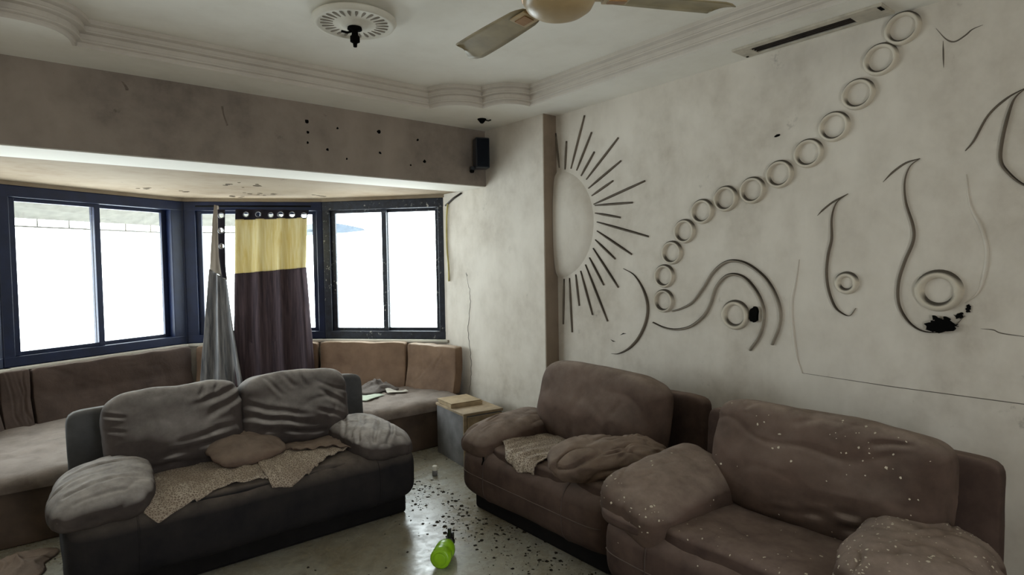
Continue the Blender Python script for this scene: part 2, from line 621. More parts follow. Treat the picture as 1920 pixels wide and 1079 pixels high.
# domed half sun cut off by the column
mb = MB()
Yc, Zc, RY, RZ = 3.30, 1.80, .375, .405
nr, na = 10, 40
for i in range(nr + 1):
    rr = i / nr
    for k in range(na + 1):
        an = -PI / 2 + PI * k / na
        h = .050 * math.sqrt(max(0, 1 - rr ** 2.6)) - (.002 if i == nr else 0)
        mb.v.append((XW - h, Yc - RY * rr * math.cos(an), Zc + RZ * rr * math.sin(an)))
for i in range(nr):
    for k in range(na):
        mb.f.append((i * (na + 1) + k, (i + 1) * (na + 1) + k, (i + 1) * (na + 1) + k + 1, i * (na + 1) + k + 1))
sun = mb.build('sun_disc', M['wall'], wall_right, True)
for a, b in RAYS:
    pts = [tuple(np.array(a) + (np.array(b) - np.array(a)) * k / 8) for k in range(9)]
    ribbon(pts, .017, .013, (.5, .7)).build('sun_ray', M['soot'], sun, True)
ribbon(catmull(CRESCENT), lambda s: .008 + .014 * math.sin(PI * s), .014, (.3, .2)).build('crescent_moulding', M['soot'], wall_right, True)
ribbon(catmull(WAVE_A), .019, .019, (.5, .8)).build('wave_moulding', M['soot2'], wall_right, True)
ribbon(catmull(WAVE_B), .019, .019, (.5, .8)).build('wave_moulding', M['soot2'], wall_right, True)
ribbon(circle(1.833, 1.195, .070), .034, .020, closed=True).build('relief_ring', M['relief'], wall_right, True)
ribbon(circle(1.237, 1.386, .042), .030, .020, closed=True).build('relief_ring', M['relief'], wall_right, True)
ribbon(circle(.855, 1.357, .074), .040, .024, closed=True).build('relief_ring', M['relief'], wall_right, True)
swell = lambda s: .007 + .006 * math.sin(PI * min(1, s * 1.1)) ** 1
for p in (P1, P2, P3):
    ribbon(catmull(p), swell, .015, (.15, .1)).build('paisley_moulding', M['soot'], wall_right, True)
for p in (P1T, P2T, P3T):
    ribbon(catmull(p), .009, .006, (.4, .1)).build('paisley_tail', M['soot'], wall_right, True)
ribbon(catmull(P2R), .016, .008, (.1, .1)).build('paisley_moulding', M['wall'], wall_right, True)
ribbon(catmull(PANEL), .016, .008, (.1, .4)).build('panel_edge', M['wall'], wall_right, True)
ribbon(PANELB, .004, .0015, (.5, 1)).build('plaster_joint', M['crack2'], wall_right)
for p, wd in (([(0.704, 1.198), (0.661, 1.196), (0.627, 1.183), (0.5, 1.172)], .005), ([(0.877, 2.51), (0.84, 2.453), (0.808, 2.432), (0.771, 2.447), (0.746, 2.465), (0.71, 2.472)], .007), ([(0.85, 2.448), (0.847, 2.332)], .006)):
    ribbon(catmull(p), wd, .002, (.2, .2)).build('wall_crack', M['crack2'], wall_right)
for p in ([(2.691, 1.008), (2.665, 1.02), (2.64, 1.022)], [(2.779, .97), (2.757, .96), (2.735, .959)]):
    ribbon(p, .009, .002, (.2, .2)).build('plaster_nick', M['crack'], wall_right)


def patch(poly, name, m, parent, x=XW, seed=1, jag=.012, h=.003):
    """irregular hole or burn with ragged edge, lying on the wall"""
    r = random.Random(seed)
    P = catmull(list(poly) + [poly[0]], 5)[:-1]
    P = [(p[0] + r.uniform(-jag, jag), p[1] + r.uniform(-jag, jag)) for p in P]
    k = MB()
    nn = len(P)
    k.v = [(x - h, a, b) for a, b in P] + [(x + .01, a, b) for a, b in P]
    k.f = [tuple(range(nn))] + [(i, (i + 1) % nn, nn + (i + 1) % nn, nn + i) for i in range(nn)]
    return k.build(name, m, parent)


patch([(1.734, 1.236), (1.70, 1.245), (1.697, 1.17), (1.736, 1.172)], 'broken_hole', M['dark'], wall_right, seed=4, jag=.003, h=.022)
patch([(1.607, 2.163), (1.60, 2.172), (1.58, 2.176), (1.575, 2.168), (1.59, 2.162)], 'broken_hole', M['dark'], wall_right, seed=2, jag=.001)
for k, (pl, jg) in enumerate((([(.905, 1.205), (.872, 1.222), (.862, 1.245), (.84, 1.226), (.815, 1.24), (.80, 1.215), (.785, 1.205), (.82, 1.18), (.86, 1.172), (.892, 1.182)], .008),
                              ([(.775, 1.236), (.765, 1.255), (.78, 1.262), (.795, 1.245)], .005), ([(.745, 1.30), (.738, 1.285), (.747, 1.262), (.757, 1.28)], .004))):
    patch(pl, 'burnt_hole', M['dark'], wall_right, seed=11 + k, jag=jg, h=.0215 if k == 0 else .006)

# cracks and loose cord on the column face
for p in ([(4.328, 1.399), (4.285, 1.212), (4.327, 0.926), (4.288, 0.599), (4.328, 0.355)], [(4.34, 1.44), (4.325, 1.40)]):
    q = catmull(p, 10)
    r = random.Random(5)
    q = [(a[0] + r.uniform(-.008, .008), a[1]) for a in q]
    ribbon(q, .006, .002, (.3, .3), x=XC).build('wall_crack', M['crack'], column)
M['cord'] = m_plain('pale straw cord', srgb(190, 178, 120), .8)
M['wood_dark'] = m_plain('dark wood', srgb(52, 42, 34), .6, .3, vary=.5)
ob = MB().tube(catmull([(XC - .012, 4.60, 2.07), (XC - .016, 4.615, 1.95), (XC - .012, 4.63, 1.7), (XC - .016, 4.60, 1.5), (XC - .01, 4.61, 1.36)], 6), .009, 6).build('straw_cord', M['cord'], None, True)
tag(ob, 'pale straw-coloured cord hanging down beside the rightmost window', 'cord')
ob = MB().tube([(XC - .012, 4.64, 2.055), (XC - .014, 4.5, 2.11), (XC - .012, 4.38, 2.142)], .008, 6).build('wall_stick', M['wood_dark'], None, True)
tag(ob, 'thin dark stick fixed slantwise above the pale cord', 'hook')

# ------------------------------------------------------------------ ceiling rosette with bare lamp hook
M['plaster_white'] = m_plaster('rosette plaster', srgb(222, 218, 206), srgb(180, 172, 158), .5, 0, bmp=.05)
M['dull_tone'] = m_plain('darker flute tone', srgb(136, 128, 116), .9, .1, bmp=0)  # darker tone for the flat flute strips
ros = empty('ceiling_rosette', (1.286, 2.784, ZT - .024))
ros.scale = (.9, .9, 1)
tag(ros, 'round fluted plaster rosette on the ceiling with a bare black lamp hook', 'ceiling rosette')
MB().lathe([(.01, .024), (.17, .024), (.175, .0), (.225, 0), (.226, -.008), (.220, -.016), (.212, -.026), (.196, -.028), (.190, -.020), (.075, -.022), (.066, -.034), (.03, -.036), (.01, -.036)], 64).build('disc', M['plaster_white'], ros, True)
for k in range(26):
    an = 2 * PI * k / 26
    T = Matrix.Rotation(an, 4, 'Z')
    mb = MB()
    pts = []
    for i in range(9):
        s = i / 8
        r0 = .115 + .065 * s
        hw = (.0025 + .0085 * s) * math.sin(PI * min(1, .25 + .75 * (1 - abs(2 * s - 1))) / 2)
        pts.append((r0, hw))
    poly = [(a, b) for a, b in pts] + [(a, -b) for a, b in pts[::-1]]
    vs = [T @ Vector((a, b, -.0235)) for a, b in poly] + [T @ Vector((a, b, -.018)) for a, b in poly]
    nn = len(poly)
    mb.add(vs, [tuple(range(nn))] + [(i, (i + 1) % nn, nn + (i + 1) % nn, nn + i) for i in range(nn)])
    mb.build('flute', M['dull_tone'], ros)
hk = MB().lathe([(.008, -.03), (.038, -.036), (.04, -.046), (.016, -.052), (.018, -.075), (.026, -.08), (.026, -.105), (.012, -.112), (.010, -.13), (.004, -.132)], 16).build('lamp_hook', M['dark'], ros, True)
MB().tube([(.0, 0, -.05), (-.03, .03, -.058), (-.055, .05, -.05)], .006).build('hook_arm', M['dark'], hk, True)

# ------------------------------------------------------------------ ceiling fan
M['fan_cream'] = m_plain('yellowed fan enamel', srgb(176, 152, 112), .35, .5, vary=.25, scale=6)
M['fan_blade'] = m_plain('dusty fan blade', srgb(150, 136, 104), .5, .4, vary=.35, scale=8)
M['brass'] = m_plain('dull brass', srgb(150, 110, 66), .4, .5, metal=.6)
fan = empty('ceiling_fan', (1.40, 1.455, 2.385), math.radians(-5))
tag(fan, 'yellowed three-blade ceiling fan hanging from the ceiling', 'ceiling fan')
MB().lathe([(.012, -.062), (.05, -.060), (.085, -.050), (.108, -.034), (.120, -.012), (.122, .008), (.116, .026), (.09, .046), (.05, .056), (.03, .075), (.02, .08)], 48).build('motor_housing', M['fan_cream'], fan, True)
MB().lathe([(.123, -.004), (.1265, -.001), (.1265, .006), (.123, .009)], 48).build('trim_ring', M['brass'], fan, True)
MB().lathe([(.012, .07), (.012, .34)], 12).build('down_rod', M['fan_cream'], fan, True)
MB().lathe([(.02, .30), (.05, .335), (.06, .374)], 24).build('canopy', M['fan_cream'], fan, True)
for k in range(3):
    an = PI / 2 + math.radians(1) - 2 * PI * k / 3
    T = Matrix.Rotation(an, 4, 'Z')
    mb = MB()
    nx, ny = 18, 6
    for side in (0, 1):
        for i in range(nx + 1):
            s = i / nx
            x = .15 + .455 * s
            wl = .052 + .016 * math.sin(PI * min(1, s * 1.2) * .5)
            if s > .86:
                wl *= math.sqrt(max(.02, 1 - ((s - .86) / .14) ** 2 * .8))
            if s < .08:
                wl *= .75 + .25 * s / .08
            for j in range(ny + 1):
                t = j / ny * 2 - 1
                y = t * wl + (.02 * s)
                z = .006 + .16 * y - .02 * s - .006 * t * t + (.004 if side else 0)
                if s > .86:
                    x2 = x - .03 * (t + 1) * (s - .86) / .14
                else:
                    x2 = x
                mb.v.append(T @ Vector((x2, y, z)))
    q = (nx + 1) * (ny + 1)
    for i in range(nx):
        for j in range(ny):
            a = i * (ny + 1) + j
            mb.f.append((a, a + 1, a + ny + 2, a + ny + 1))
            mb.f.append((q + a, q + a + ny + 1, q + a + ny + 2, q + a + 1))
    edge = [i * (ny + 1) for i in range(nx + 1)] + [nx * (ny + 1) + j for j in range(1, ny + 1)] + [i * (ny + 1) + ny for i in range(nx - 1, -1, -1)] + [j for j in range(ny - 1, 0, -1)]
    for i in range(len(edge)):
        a, b = edge[i], edge[(i + 1) % len(edge)]
        mb.f.append((a, q + a, q + b, b))
    bl = mb.build('blade', M['fan_blade'], fan, True)
    b = MB()
    b.box(.09, .20, -.028, .028, -.002, .006, T @ Matrix.Rotation(.16, 4, 'X'))
    b.box(.15, .235, -.036, .036, -.008, -.001, T @ Matrix.Rotation(.16, 4, 'X'))
    br = b.build('blade_bracket', M['fan_cream'], bl, bevel=.002)
    MB().box(.165, .225, -.02, .02, -.011, -.008, T @ Matrix.Rotation(.16, 4, 'X')).build('bracket_plate', M['brass'], bl)

# ------------------------------------------------------------------ air vent in the soffit
vent = empty('air_vent', (0, 0, ZS))
tag(vent, 'long slotted air vent set in the ceiling edge above the ring chain', 'vent')
mb = MB()
x0, x1, y0, y1 = 2.925, 3.082, 1.02, 1.735
a0, a1, b0, b1 = 2.966, 3.058, 1.165, 1.655
mb.box(x0, a0, y0, y1, -.012, .0)
mb.box(a1, x1, y0, y1, -.012, .0)
mb.box(a0, a1, y0, b0, -.012, .0)
mb.box(a0, a1, b1, y1, -.012, .0)
mb.build('frame', M['louvre'], vent, bevel=.002)
MB().box(a0, a1, b0, b1, -.003, -.001).build('slot', M['dark'], vent)
for k in range(3):
    x = a0 + .022 + k * .024
    MB().box(x, x + .005, b0, b1, -.009, -.003).build('louvre_slat', M['wood_dark'], vent)
MB().box(2.94, 2.99, 1.03, 1.045, -.0135, -.011).build('end_slot', M['dark'], vent)
MB().lathe([(.007, -.015), (.007, -.011)], 8, Matrix.Translation((3.06, 1.72, 0))).build('screw', M['dark'], vent)

# ------------------------------------------------------------------ small wall speaker, ceiling wire stub
M['speaker'] = m_plain('black speaker plastic', srgb(22, 28, 38), .35, .5, vary=.2)
M['grille'] = m_plain('speaker cloth', srgb(14, 20, 30), .8, .2, bmp=.5, scale=60)
sp = empty('wall_speaker', (2.885, 3.93, 2.285), math.radians(-22))
tag(sp, 'small black speaker box hung in the corner at the end of the beam', 'speaker')
MB().box(-.058, .058, -.055, .055, 0, .245).build('case', M['speaker'], sp, bevel=.010)
MB().box(-.048, .048, -.061, -.054, .012, .233).build('grille', M['grille'], sp, bevel=.003)
br = MB().box(-.085, -.05, .01, .06, -.012, .022).build('bracket', M['speaker'], sp, bevel=.003)
MB().lathe([(.014, -.03), (.02, -.018), (.014, -.008)], 12, Matrix.Translation((-.075, .02, 0))).build('bracket_knob', M['dark'], sp, True)
st = empty('ceiling_wire_stub', (2.728, 3.70, ZS))
tag(st, 'tiny broken dark fitting with a stub of wire under the ceiling above the speaker', 'ceiling fitting')
MB().lathe([(.034, .0), (.034, -.006), (.028, -.012), (.016, -.028), (.008, -.034)], 12).build('cup', M['dark'], st, True)
MB().tube([(.02, 0, -.004), (.05, -.015, -.010), (.065, -.03, -.004)], .005).build('wire', M['crack'], st, True)

# ------------------------------------------------------------------ soft shapes
_cube = {}


def cube_grid(n):
    if n in _cube:
        return _cube[n]
    idx, P, F = {}, [], []

    def vid(p):
        k = tuple(int(round(c)) for c in p)
        if k not in idx:
            idx[k] = len(P)
            P.append([2 * c / n - 1 for c in k])
        return idx[k]
    for ax in range(3):
        b, c = (ax + 1) % 3, (ax + 2) % 3
        for s in (0, n):
            for i in range(n):
                for j in range(n):
                    q = []
                    for di, dj in ((0, 0), (1, 0), (1, 1), (0, 1)):
                        p = [0, 0, 0]
                        p[ax], p[b], p[c] = s, i + di, j + dj
                        q.append(vid(p))
                    F.append(q if s else q[::-1])
    _cube[n] = (np.array(P, float), F)
    return _cube[n]


def soft(half, ctr, n=26, a=4., b=4., axis=0, rot=(0, 0, 0), amp=.006, freq=4., crease=.008, cfreq=(6, 6, 6), csharp=.2, seed=0, post=None, lines=()):
    """stuffed upholstery: rounded block with lumps, random folds and explicit crease lines (in half-size units)"""
    P0, F = cube_grid(n)
    P = np.sign(P0) * np.abs(P0) ** .85          # denser towards the rims
    i0, i1, i2 = axis, (axis + 1) % 3, (axis + 2) % 3
    A = np.abs(P) + 1e-9
    r = ((A[:, i1] ** a + A[:, i2] ** a) ** (b / a) + A[:, i0] ** b) ** (1 / b)
    Q = P / r[:, None]
    AQ = np.abs(Q) + 1e-9
    g = (AQ[:, i1] ** a + AQ[:, i2] ** a) ** (b / a - 1)
    Nn = np.zeros_like(Q)
    Nn[:, i1] = g * AQ[:, i1] ** (a - 1) * np.sign(Q[:, i1])
    Nn[:, i2] = g * AQ[:, i2] ** (a - 1) * np.sign(Q[:, i2])
    Nn[:, i0] = AQ[:, i0] ** (b - 1) * np.sign(Q[:, i0])
    h = np.array(half)
    Nn = Nn / h
    Nn /= np.linalg.norm(Nn, axis=1)[:, None] + 1e-9
    X = Q * h
    d = amp * fbm(X * freq + seed * 3.7, 3)
    if crease:
        d = d - crease * ridge(X * np.array(cfreq) + seed * 9.1, csharp) * np.clip(.5 + noise(X * 2.3 + seed), 0, 1)
    for ax, p, q, wd, dp in lines:               # p,q in half-size units, projected along axis ax
        u, v = [k for k in range(3) if k != ax]
        pa, pb = np.array(p) * h[[u, v]], np.array(q) * h[[u, v]]
        T = X[:, [u, v]] + .016 * np.stack([noise(X * 7 + seed), noise(X * 7 + seed + 31)], 1) - pa
        D = pb - pa
        s = np.clip((T @ D) / (D @ D), 0, 1)
        dist = np.linalg.norm(T - s[:, None] * D, axis=1)
        face = np.clip(Nn[:, ax] * (1 if dp[0] > 0 else -1) * 2, 0, 1)
        fade = np.sin(PI * np.clip(s * .88 + .12, 0, 1)) ** .8 * np.clip(.75 + .8 * noise(X * 9 + seed * 2), .2, 1.2)
        d = d + face * (-dp[1] * np.exp(-(dist / wd) ** 2) + .45 * dp[1] * np.exp(-((dist - 2 * wd) / wd) ** 2)) * fade
    X = X + Nn * d[:, None]
    if post is not None:
        X = post(X, Q)
    R = np.array(Matrix.Rotation(rot[2], 3, 'Z') @ Matrix.Rotation(rot[1], 3, 'Y') @ Matrix.Rotation(rot[0], 3, 'X'))
    X = X @ R.T + np.array(ctr)
    mb = MB()
    mb.v = [tuple(v) for v in X.tolist()]
    mb.f = [tuple(f) for f in F]
    return mb


def sagged(top=.0, side=.0):
    """post step: dip the middle of the top, let the rim droop"""
    def f(X, Q):
        X = X.copy()
        c = (1 - Q[:, 0] ** 2) * (1 - Q[:, 1] ** 2)
        X[:, 2] -= top * np.clip(Q[:, 2], 0, 1) * c
        X[:, 2] -= side * (Q[:, 0] ** 4 + .6 * Q[:, 1] ** 4) * .5
        return X
    return f


class Caster:
    """outermost point of a set of shapes seen from an inner axis"""
    def __init__(s, mbs):
        v, f = [], []
        for m in mbs:
            o = len(v)
            v += m.v
            f += [tuple(i + o for i in q) for q in m.f]
        s.t = BVHTree.FromPolygons(v, f)

    def out(s, o, d, far=2.0):
        o, d = Vector(o), Vector(d).normalized()
        h = s.t.ray_cast(o + d * far, -d)
        return (h[0], h[1]) if h[0] is not None else (o, d)

    def down(s, x, y, z=2.):
        h = s.t.ray_cast(Vector((x, y, z)), Vector((0, 0, -1)))
        return (h[0], h[1]) if h[0] is not None else (Vector((x, y, 0)), Vector((0, 0, 1)))


def sheet(cols, rows, fn, name, m, parent=None, thick=.004):
    """cloth from a grid function (u,v)->point, given thickness"""
    mb = MB()
    for i in range(cols + 1):
        for j in range(rows + 1):
            mb.v.append(tuple(fn(i / cols, j / rows)))
    for i in range(cols):
        for j in range(rows):
            a = i * (rows + 1) + j
            mb.f.append((a, a + 1, a + rows + 2, a + rows + 1))
    o = mb.build(name, m, parent, True, fix=False)
    s = o.modifiers.new('thickness', 'SOLIDIFY')
    s.thickness = thick
    s.offset = 0
    return o


# ------------------------------------------------------------------ fabrics
DUST = srgb(150, 142, 136)
M['sofa_grey'] = m_fabric('dusty taupe suede', srgb(82, 74, 71), srgb(58, 52, 50), srgb(205, 199, 195), 1.0)
M['sofa_base'] = m_fabric('shaded taupe suede', srgb(46, 43, 43), srgb(32, 31, 34), srgb(136, 124, 114), .75)  # darkened suede: shade of the sofa front put into the colour
M['sofa_brown'] = m_fabric('brown suede', srgb(95, 78, 69), srgb(70, 57, 50), srgb(168, 152, 140), .75)
M['sofa_dark'] = m_fabric('dark brown suede', srgb(86, 70, 63), srgb(60, 48, 44), srgb(146, 128, 118), .7)
M['sofa_frame'] = m_fabric('lit frame cloth', srgb(88, 88, 89), srgb(66, 66, 68), srgb(160, 156, 152), .7)  # lightened cloth: window light on the frame put into the colour
M['plinth'] = m_plain('black plinth cloth', srgb(30, 28, 28), .9, .1)
M['welt'] = m_fabric('piping', srgb(84, 72, 67), srgb(66, 56, 52), srgb(140, 126, 116), .5)


def m_lace():
    m, t, b = nt('lace throw', .95, .1)
    tc = N(t, 'ShaderNodeTexCoord')
    v = N(t, 'ShaderNodeTexVoronoi', Scale=85.)
    v.feature = 'DISTANCE_TO_EDGE'
    t.links.new(tc.outputs['Object'], v.inputs['Vector'])
    f = rng(t, v.outputs['Distance'], .04, .16)
    c = mixc(t, f, srgb(196, 183, 166), srgb(126, 112, 101))
    c = mixc(t, rng(t, nz(t, 6, 4), .4, .7, 0, .7), c, srgb(132, 116, 102))
    t.links.new(c, b.inputs['Base Color'])
    bump(t, b, f, -.6, .008)
    return m


M['lace'] = m_lace()
M['rag'] = m_fabric('crumpled brown cloth', srgb(120, 102, 90), srgb(86, 72, 64), srgb(164, 148, 134), .6, wr=.6)

# ------------------------------------------------------------------ sofas
def welt(cast, pts, r, parent, m='welt', name='piping'):
    P = []
    for o, d in pts:
        q, nn = cast.out(o, d)
        P.append(q + nn * r * .3)
    return MB().tube(P, r, 6).build(name, M[m], parent, True)


def sofa_body(W, D=.86, seed=0):
    body = soft((W / 2, D / 2, .185), (0, D / 2, .255), 34, a=3.6, b=11, axis=0, amp=.006, freq=3, crease=.0, seed=seed)
    return body


def make_sofa(name, loc, rz, W, label, mats, seed, ncush, cush_w, cush_dx, arms, frame_w, seat_z=.445, seat_w=None, frame_dx=0):
    """two-part deep lounge sofa: rolled front body, plinth, slab back, stuffed back cushions, pillow arms"""
    D = .86
    root = empty(name, loc, rz)
    tag(root, label, 'sofa' if ncush > 1 else 'armchair')
    base, cush = M[mats[0]], M[mats[1]]
    wm = 'welt' if ncush == 1 else 'sofa_base'
    MB().box(-W / 2 + .05, W / 2 - .05, .10, D - .02, 0, .15).build('plinth', M['plinth'], root, bevel=.02)
    body = sofa_body(W, D, seed)
    body.build('body', base, root, True)
    sw = seat_w or (W - .56)
    seat = soft((sw / 2, .33, .075), (0, .37, seat_z - .06), 26, a=5, b=5, axis=2, amp=.010, freq=4, crease=.010, cfreq=(3, 9, 3), seed=seed + 1, post=sagged(.02, 0))
    seat.build('seat_cushion', base, root, True)
    cb = Caster([body])
    # horizontal seam along the front and arm seams over the roll
    hs = [((-W / 2 + .03 + (W - .06) * k / 40, .40, .27), (0, -1, -.04)) for k in range(41)]
    if ncush == 1:
        welt(cb, hs, .0035, root)
    for sx in (-1, 1):
        x = sx * (W / 2 - .27)
        welt(cb, [((x, .35, .25), (0, -math.cos(q), math.sin(q))) for q in [math.radians(-35 + k * 5) for k in range(24)]], .0035, root, wm)
    fr = soft((frame_w / 2, .062, .34), (frame_dx, D - .02, .418), 26, a=16, b=7, axis=1, amp=.003, freq=4, crease=.003, cfreq=(4, 4, 3), seed=seed + 2, rot=(math.radians(-5), 0, 0))
    fr.build('back_frame', base if ncush == 1 else M['sofa_frame'], root, True)
    return root, body, seat, cb


# --- grey two-seat sofa in front of the bench
LX, LY = .93, 3.10
love, lbody, lseat, lcast = make_sofa('two_seat_sofa', (LX, LY, 0), 0, 1.72,
    'dusty grey two-seat sofa with lace cloth, standing in front of the window bench', ('sofa_base', 'sofa_grey'), 1, 2, .64, 0, (1, 1), 1.68, seat_z=.418, frame_dx=.03)
rr = random.Random(3)


def folds(seed, n, ax, sgn, dep=.012, box=(-.9, .9, -.9, .9), wd=.014, ln=.7, ang=None):
    r = random.Random(seed)
    out = []
    for _ in range(n):
        x, y = r.uniform(box[0], box[1]), r.uniform(box[2], box[3])
        a = r.uniform(0, PI) if ang is None else ang + r.uniform(-.4, .4)
        l = ln * r.uniform(.5, 1)
        out.append((ax, (x, y), (x + l * math.cos(a), y + l * math.sin(a)), wd * r.uniform(.7, 1.3), (sgn, dep * r.uniform(.5, 1))))
    return out


def belly(amount, tuck=.0):
    """post step for back cushions: fuller low down in front, pinched rims"""
    def f(X, Q):
        X = X.copy()
        c = np.clip(1 - Q[:, 0] ** 2, 0, 1) ** .6
        X[:, 1] -= amount * c * np.exp(-((Q[:, 2] + .25) / .6) ** 2) * np.clip(-Q[:, 1] * 2, 0, 1)
        st = np.clip((Q[:, 2] - .2) / .7, 0, 1) ** 2
        X[:, 2] += (tuck * c - .012 * np.abs(Q[:, 0]) ** 4) * st
        return X
    return f


lc = []
for k, (xc, hw) in enumerate(((-.325, .335), (.322, .325))):
    FL = [[((.98, .78), (.15, .40), .014, .013), ((.98, .55), (.30, .10), .016, .012), ((-.6, -.68), (.5, -.86), .014, .012), ((-.25, -.52), (.85, -.42), .016, .013),
           ((.0, -.30), (.95, -.12), .015, .010), ((.45, .95), (.30, .55), .010, .010), ((.65, .95), (.55, .6), .010, .010), ((-.95, .55), (-.7, .45), .008, .008), ((-.95, .2), (-.72, .1), .008, .008)],
          [((-.98, .25), (.2, -.22), .016, .013), ((-.95, -.05), (.5, -.48), .016, .014), ((-.7, -.42), (.7, -.66), .014, .012), ((-.6, .9), (-.3, .4), .010, .010), ((.0, .95), (.15, .5), .010, .010),
           ((-.3, .95), (-.1, .55), .010, .010), ((.3, -.05), (.9, -.45), .012, .010), ((-.8, -.75), (.4, -.85), .012, .010), ((.4, .4), (.9, -.1), .012, .007)]][k]
    fl = [(1, p_, q_, w_, (-1, d_)) for p_, q_, w_, d_ in FL]
    m = soft((hw, .115, .235), (xc - .012, .58, .628), 60, a=5.2, b=3.6, axis=1, rot=(math.radians(-12), math.radians(2 if k else -1), math.radians(0)), amp=.011, freq=3.4,
             crease=.005, cfreq=(4, 6, 8), csharp=.25, seed=5 + k, post=belly(.05, .01), lines=fl)
    lc.append(m.build('back_cushion', M['sofa_grey'], love, True))


def droop(out, fwd=0., lift=0.):
    """post step for arm pillows: outer and front rims hang over the body"""
    def f(X, Q):
        X = X.copy()
        X[:, 2] -= out * np.clip(Q[:, 0] * np.sign(out), 0, 1) ** 2 * abs(1)  if False else 0
        X[:, 2] -= abs(out) * np.clip(Q[:, 0] * (1 if out > 0 else -1), 0, 1) ** 2
        X[:, 2] -= fwd * np.clip(-Q[:, 1], 0, 1) ** 2
        X[:, 2] += lift * np.clip(Q[:, 1], 0, 1) ** 2
        return X
    return f


ARMF = {-1: [((-.95, -.25), (.8, .05), .010, .013), ((-.85, .1), (.9, .4), .011, .012), ((-.7, -.55), (.85, -.35), .010, .011), ((-.3, .55), (.9, .7), .010, .010), ((-.5, -.8), (.5, -.75), .009, .009), ((-.1, .25), (.95, .2), .008, .009), ((-.9, .5), (.0, .75), .010, .010)],
        1: [((-.85, -.6), (.3, .5), .011, .014), ((-.5, -.85), (.6, .3), .010, .013), ((-.95, -.1), (-.1, .85), .011, .013), ((-.1, -.95), (.85, .0), .010, .011), ((-.7, .3), (.4, -.2), .009, .010), ((.2, .8), (.9, .35), .010, .009), ((-.9, -.35), (-.2, .2), .009, .010)]}
for sx, hx, dz, sd in ((-1, .21, 0, 61), (1, .20, -.005, 62)):
    m = soft((hx, .29, .088), (sx * (.86 - (.165 if sx < 0 else .20)), .29, .478 + dz), 56, a=3.6, b=2.8, axis=2, rot=(math.radians(3), 0, math.radians(4 * sx)), amp=.010, freq=4.5,
             crease=.006, cfreq=(5, 12, 6) if sx < 0 else (11, 6, 6), csharp=.22, seed=sd, post=droop(.045 * sx, .03), lines=[(2, p_, q_, w_, (1, d_)) for p_, q_, w_, d_ in ARMF[sx]])
    m.build('arm_cushion', M['sofa_grey'], love, True)

# lace throw lying over the seat and the front roll of the two-seater
lseatcast = Caster([lbody, lseat])


def drape(cast, x0, x1, endf, startdeg, off, seed, ax=.40, az=.16, nz_=.006):
    r = np.random.RandomState(seed)
    ph = r.uniform(0, 6, 6)

    def f(u, v):
        x = x0 + (x1 - x0) * u
        e = endf(u)
        x = x + .02 * math.sin(7 * v + ph[0]) * (1 - u) - .02 * math.sin(6 * v + ph[1]) * u
        q = math.radians(startdeg + (e - startdeg) * v)
        p, nn = cast.out((x, ax, az), (0, -math.cos(q), math.sin(q)))
        wv = float(fbm(np.array([[x * 9, v * 5, seed * 1.7]]), 3)[0])
        return p + nn * (off + nz_ * (1 + wv) + (.006 * (1 + math.sin(40 * u + ph[2])) * v ** 2))
    return f


def interp(pts):
    def f(u):
        for (a, b), (c, d) in zip(pts, pts[1:]):
            if u <= c:
                return b + (d - b) * (u - a) / (c - a)
        return pts[-1][1]
    return f


lace1 = sheet(80, 40, drape(lseatcast, -.55, .06, interp([(0, 32), (.08, 25), (.25, 31), (.55, 38), (.8, 38), (1, 31)]), 118, .004, 3), 'lace_throw', M['lace'], None, .004)
lace1.parent = None
lace1.location = (LX, LY, 0)
tag(lace1, 'pale lace cloth draped over the left seat front of the grey sofa', 'cloth')
lace2 = sheet(60, 40, drape(lseatcast, .0, .46, interp([(0, 29), (.2, 27), (.5, 36), (.8, 45), (1, 50)]), 120, .011, 8), 'lace_throw', M['lace'])
lace2.location = (LX, LY, 0)
tag(lace2, 'folded lace cloth draped over the middle seat edge of the grey sofa', 'cloth')
rag1 = sheet(40, 30, drape(lseatcast, .18, .60, interp([(0, 66), (.4, 56), (.8, 42), (1, 40)]), 104, .016, 12, nz_=.012), 'cloth_strip', M['rag'])
rag1.location = (LX, LY, 0)
tag(rag1, 'brown cloth strip lying over the right seat of the grey sofa', 'cloth')
# limp scatter cushion slumped against the back of the two-seater
p, nn = lseatcast.down(-.14, .42)
tc_ = soft((.20, .15, .055), (-.03, .385, p.z + .062), 36, a=3.6, b=2.0, axis=2, rot=(math.radians(16), 0, math.radians(14)), amp=.010, freq=6, crease=.012, cfreq=(6, 9, 5), seed=71, lines=folds(5, 5, 2, 1, .01))
ob = tc_.build('scatter_cushion', M['rag'], None, True)
ob.location = (LX, LY, 0)
tag(ob, 'limp brown scatter cushion lying in the middle of the grey sofa', 'cushion')

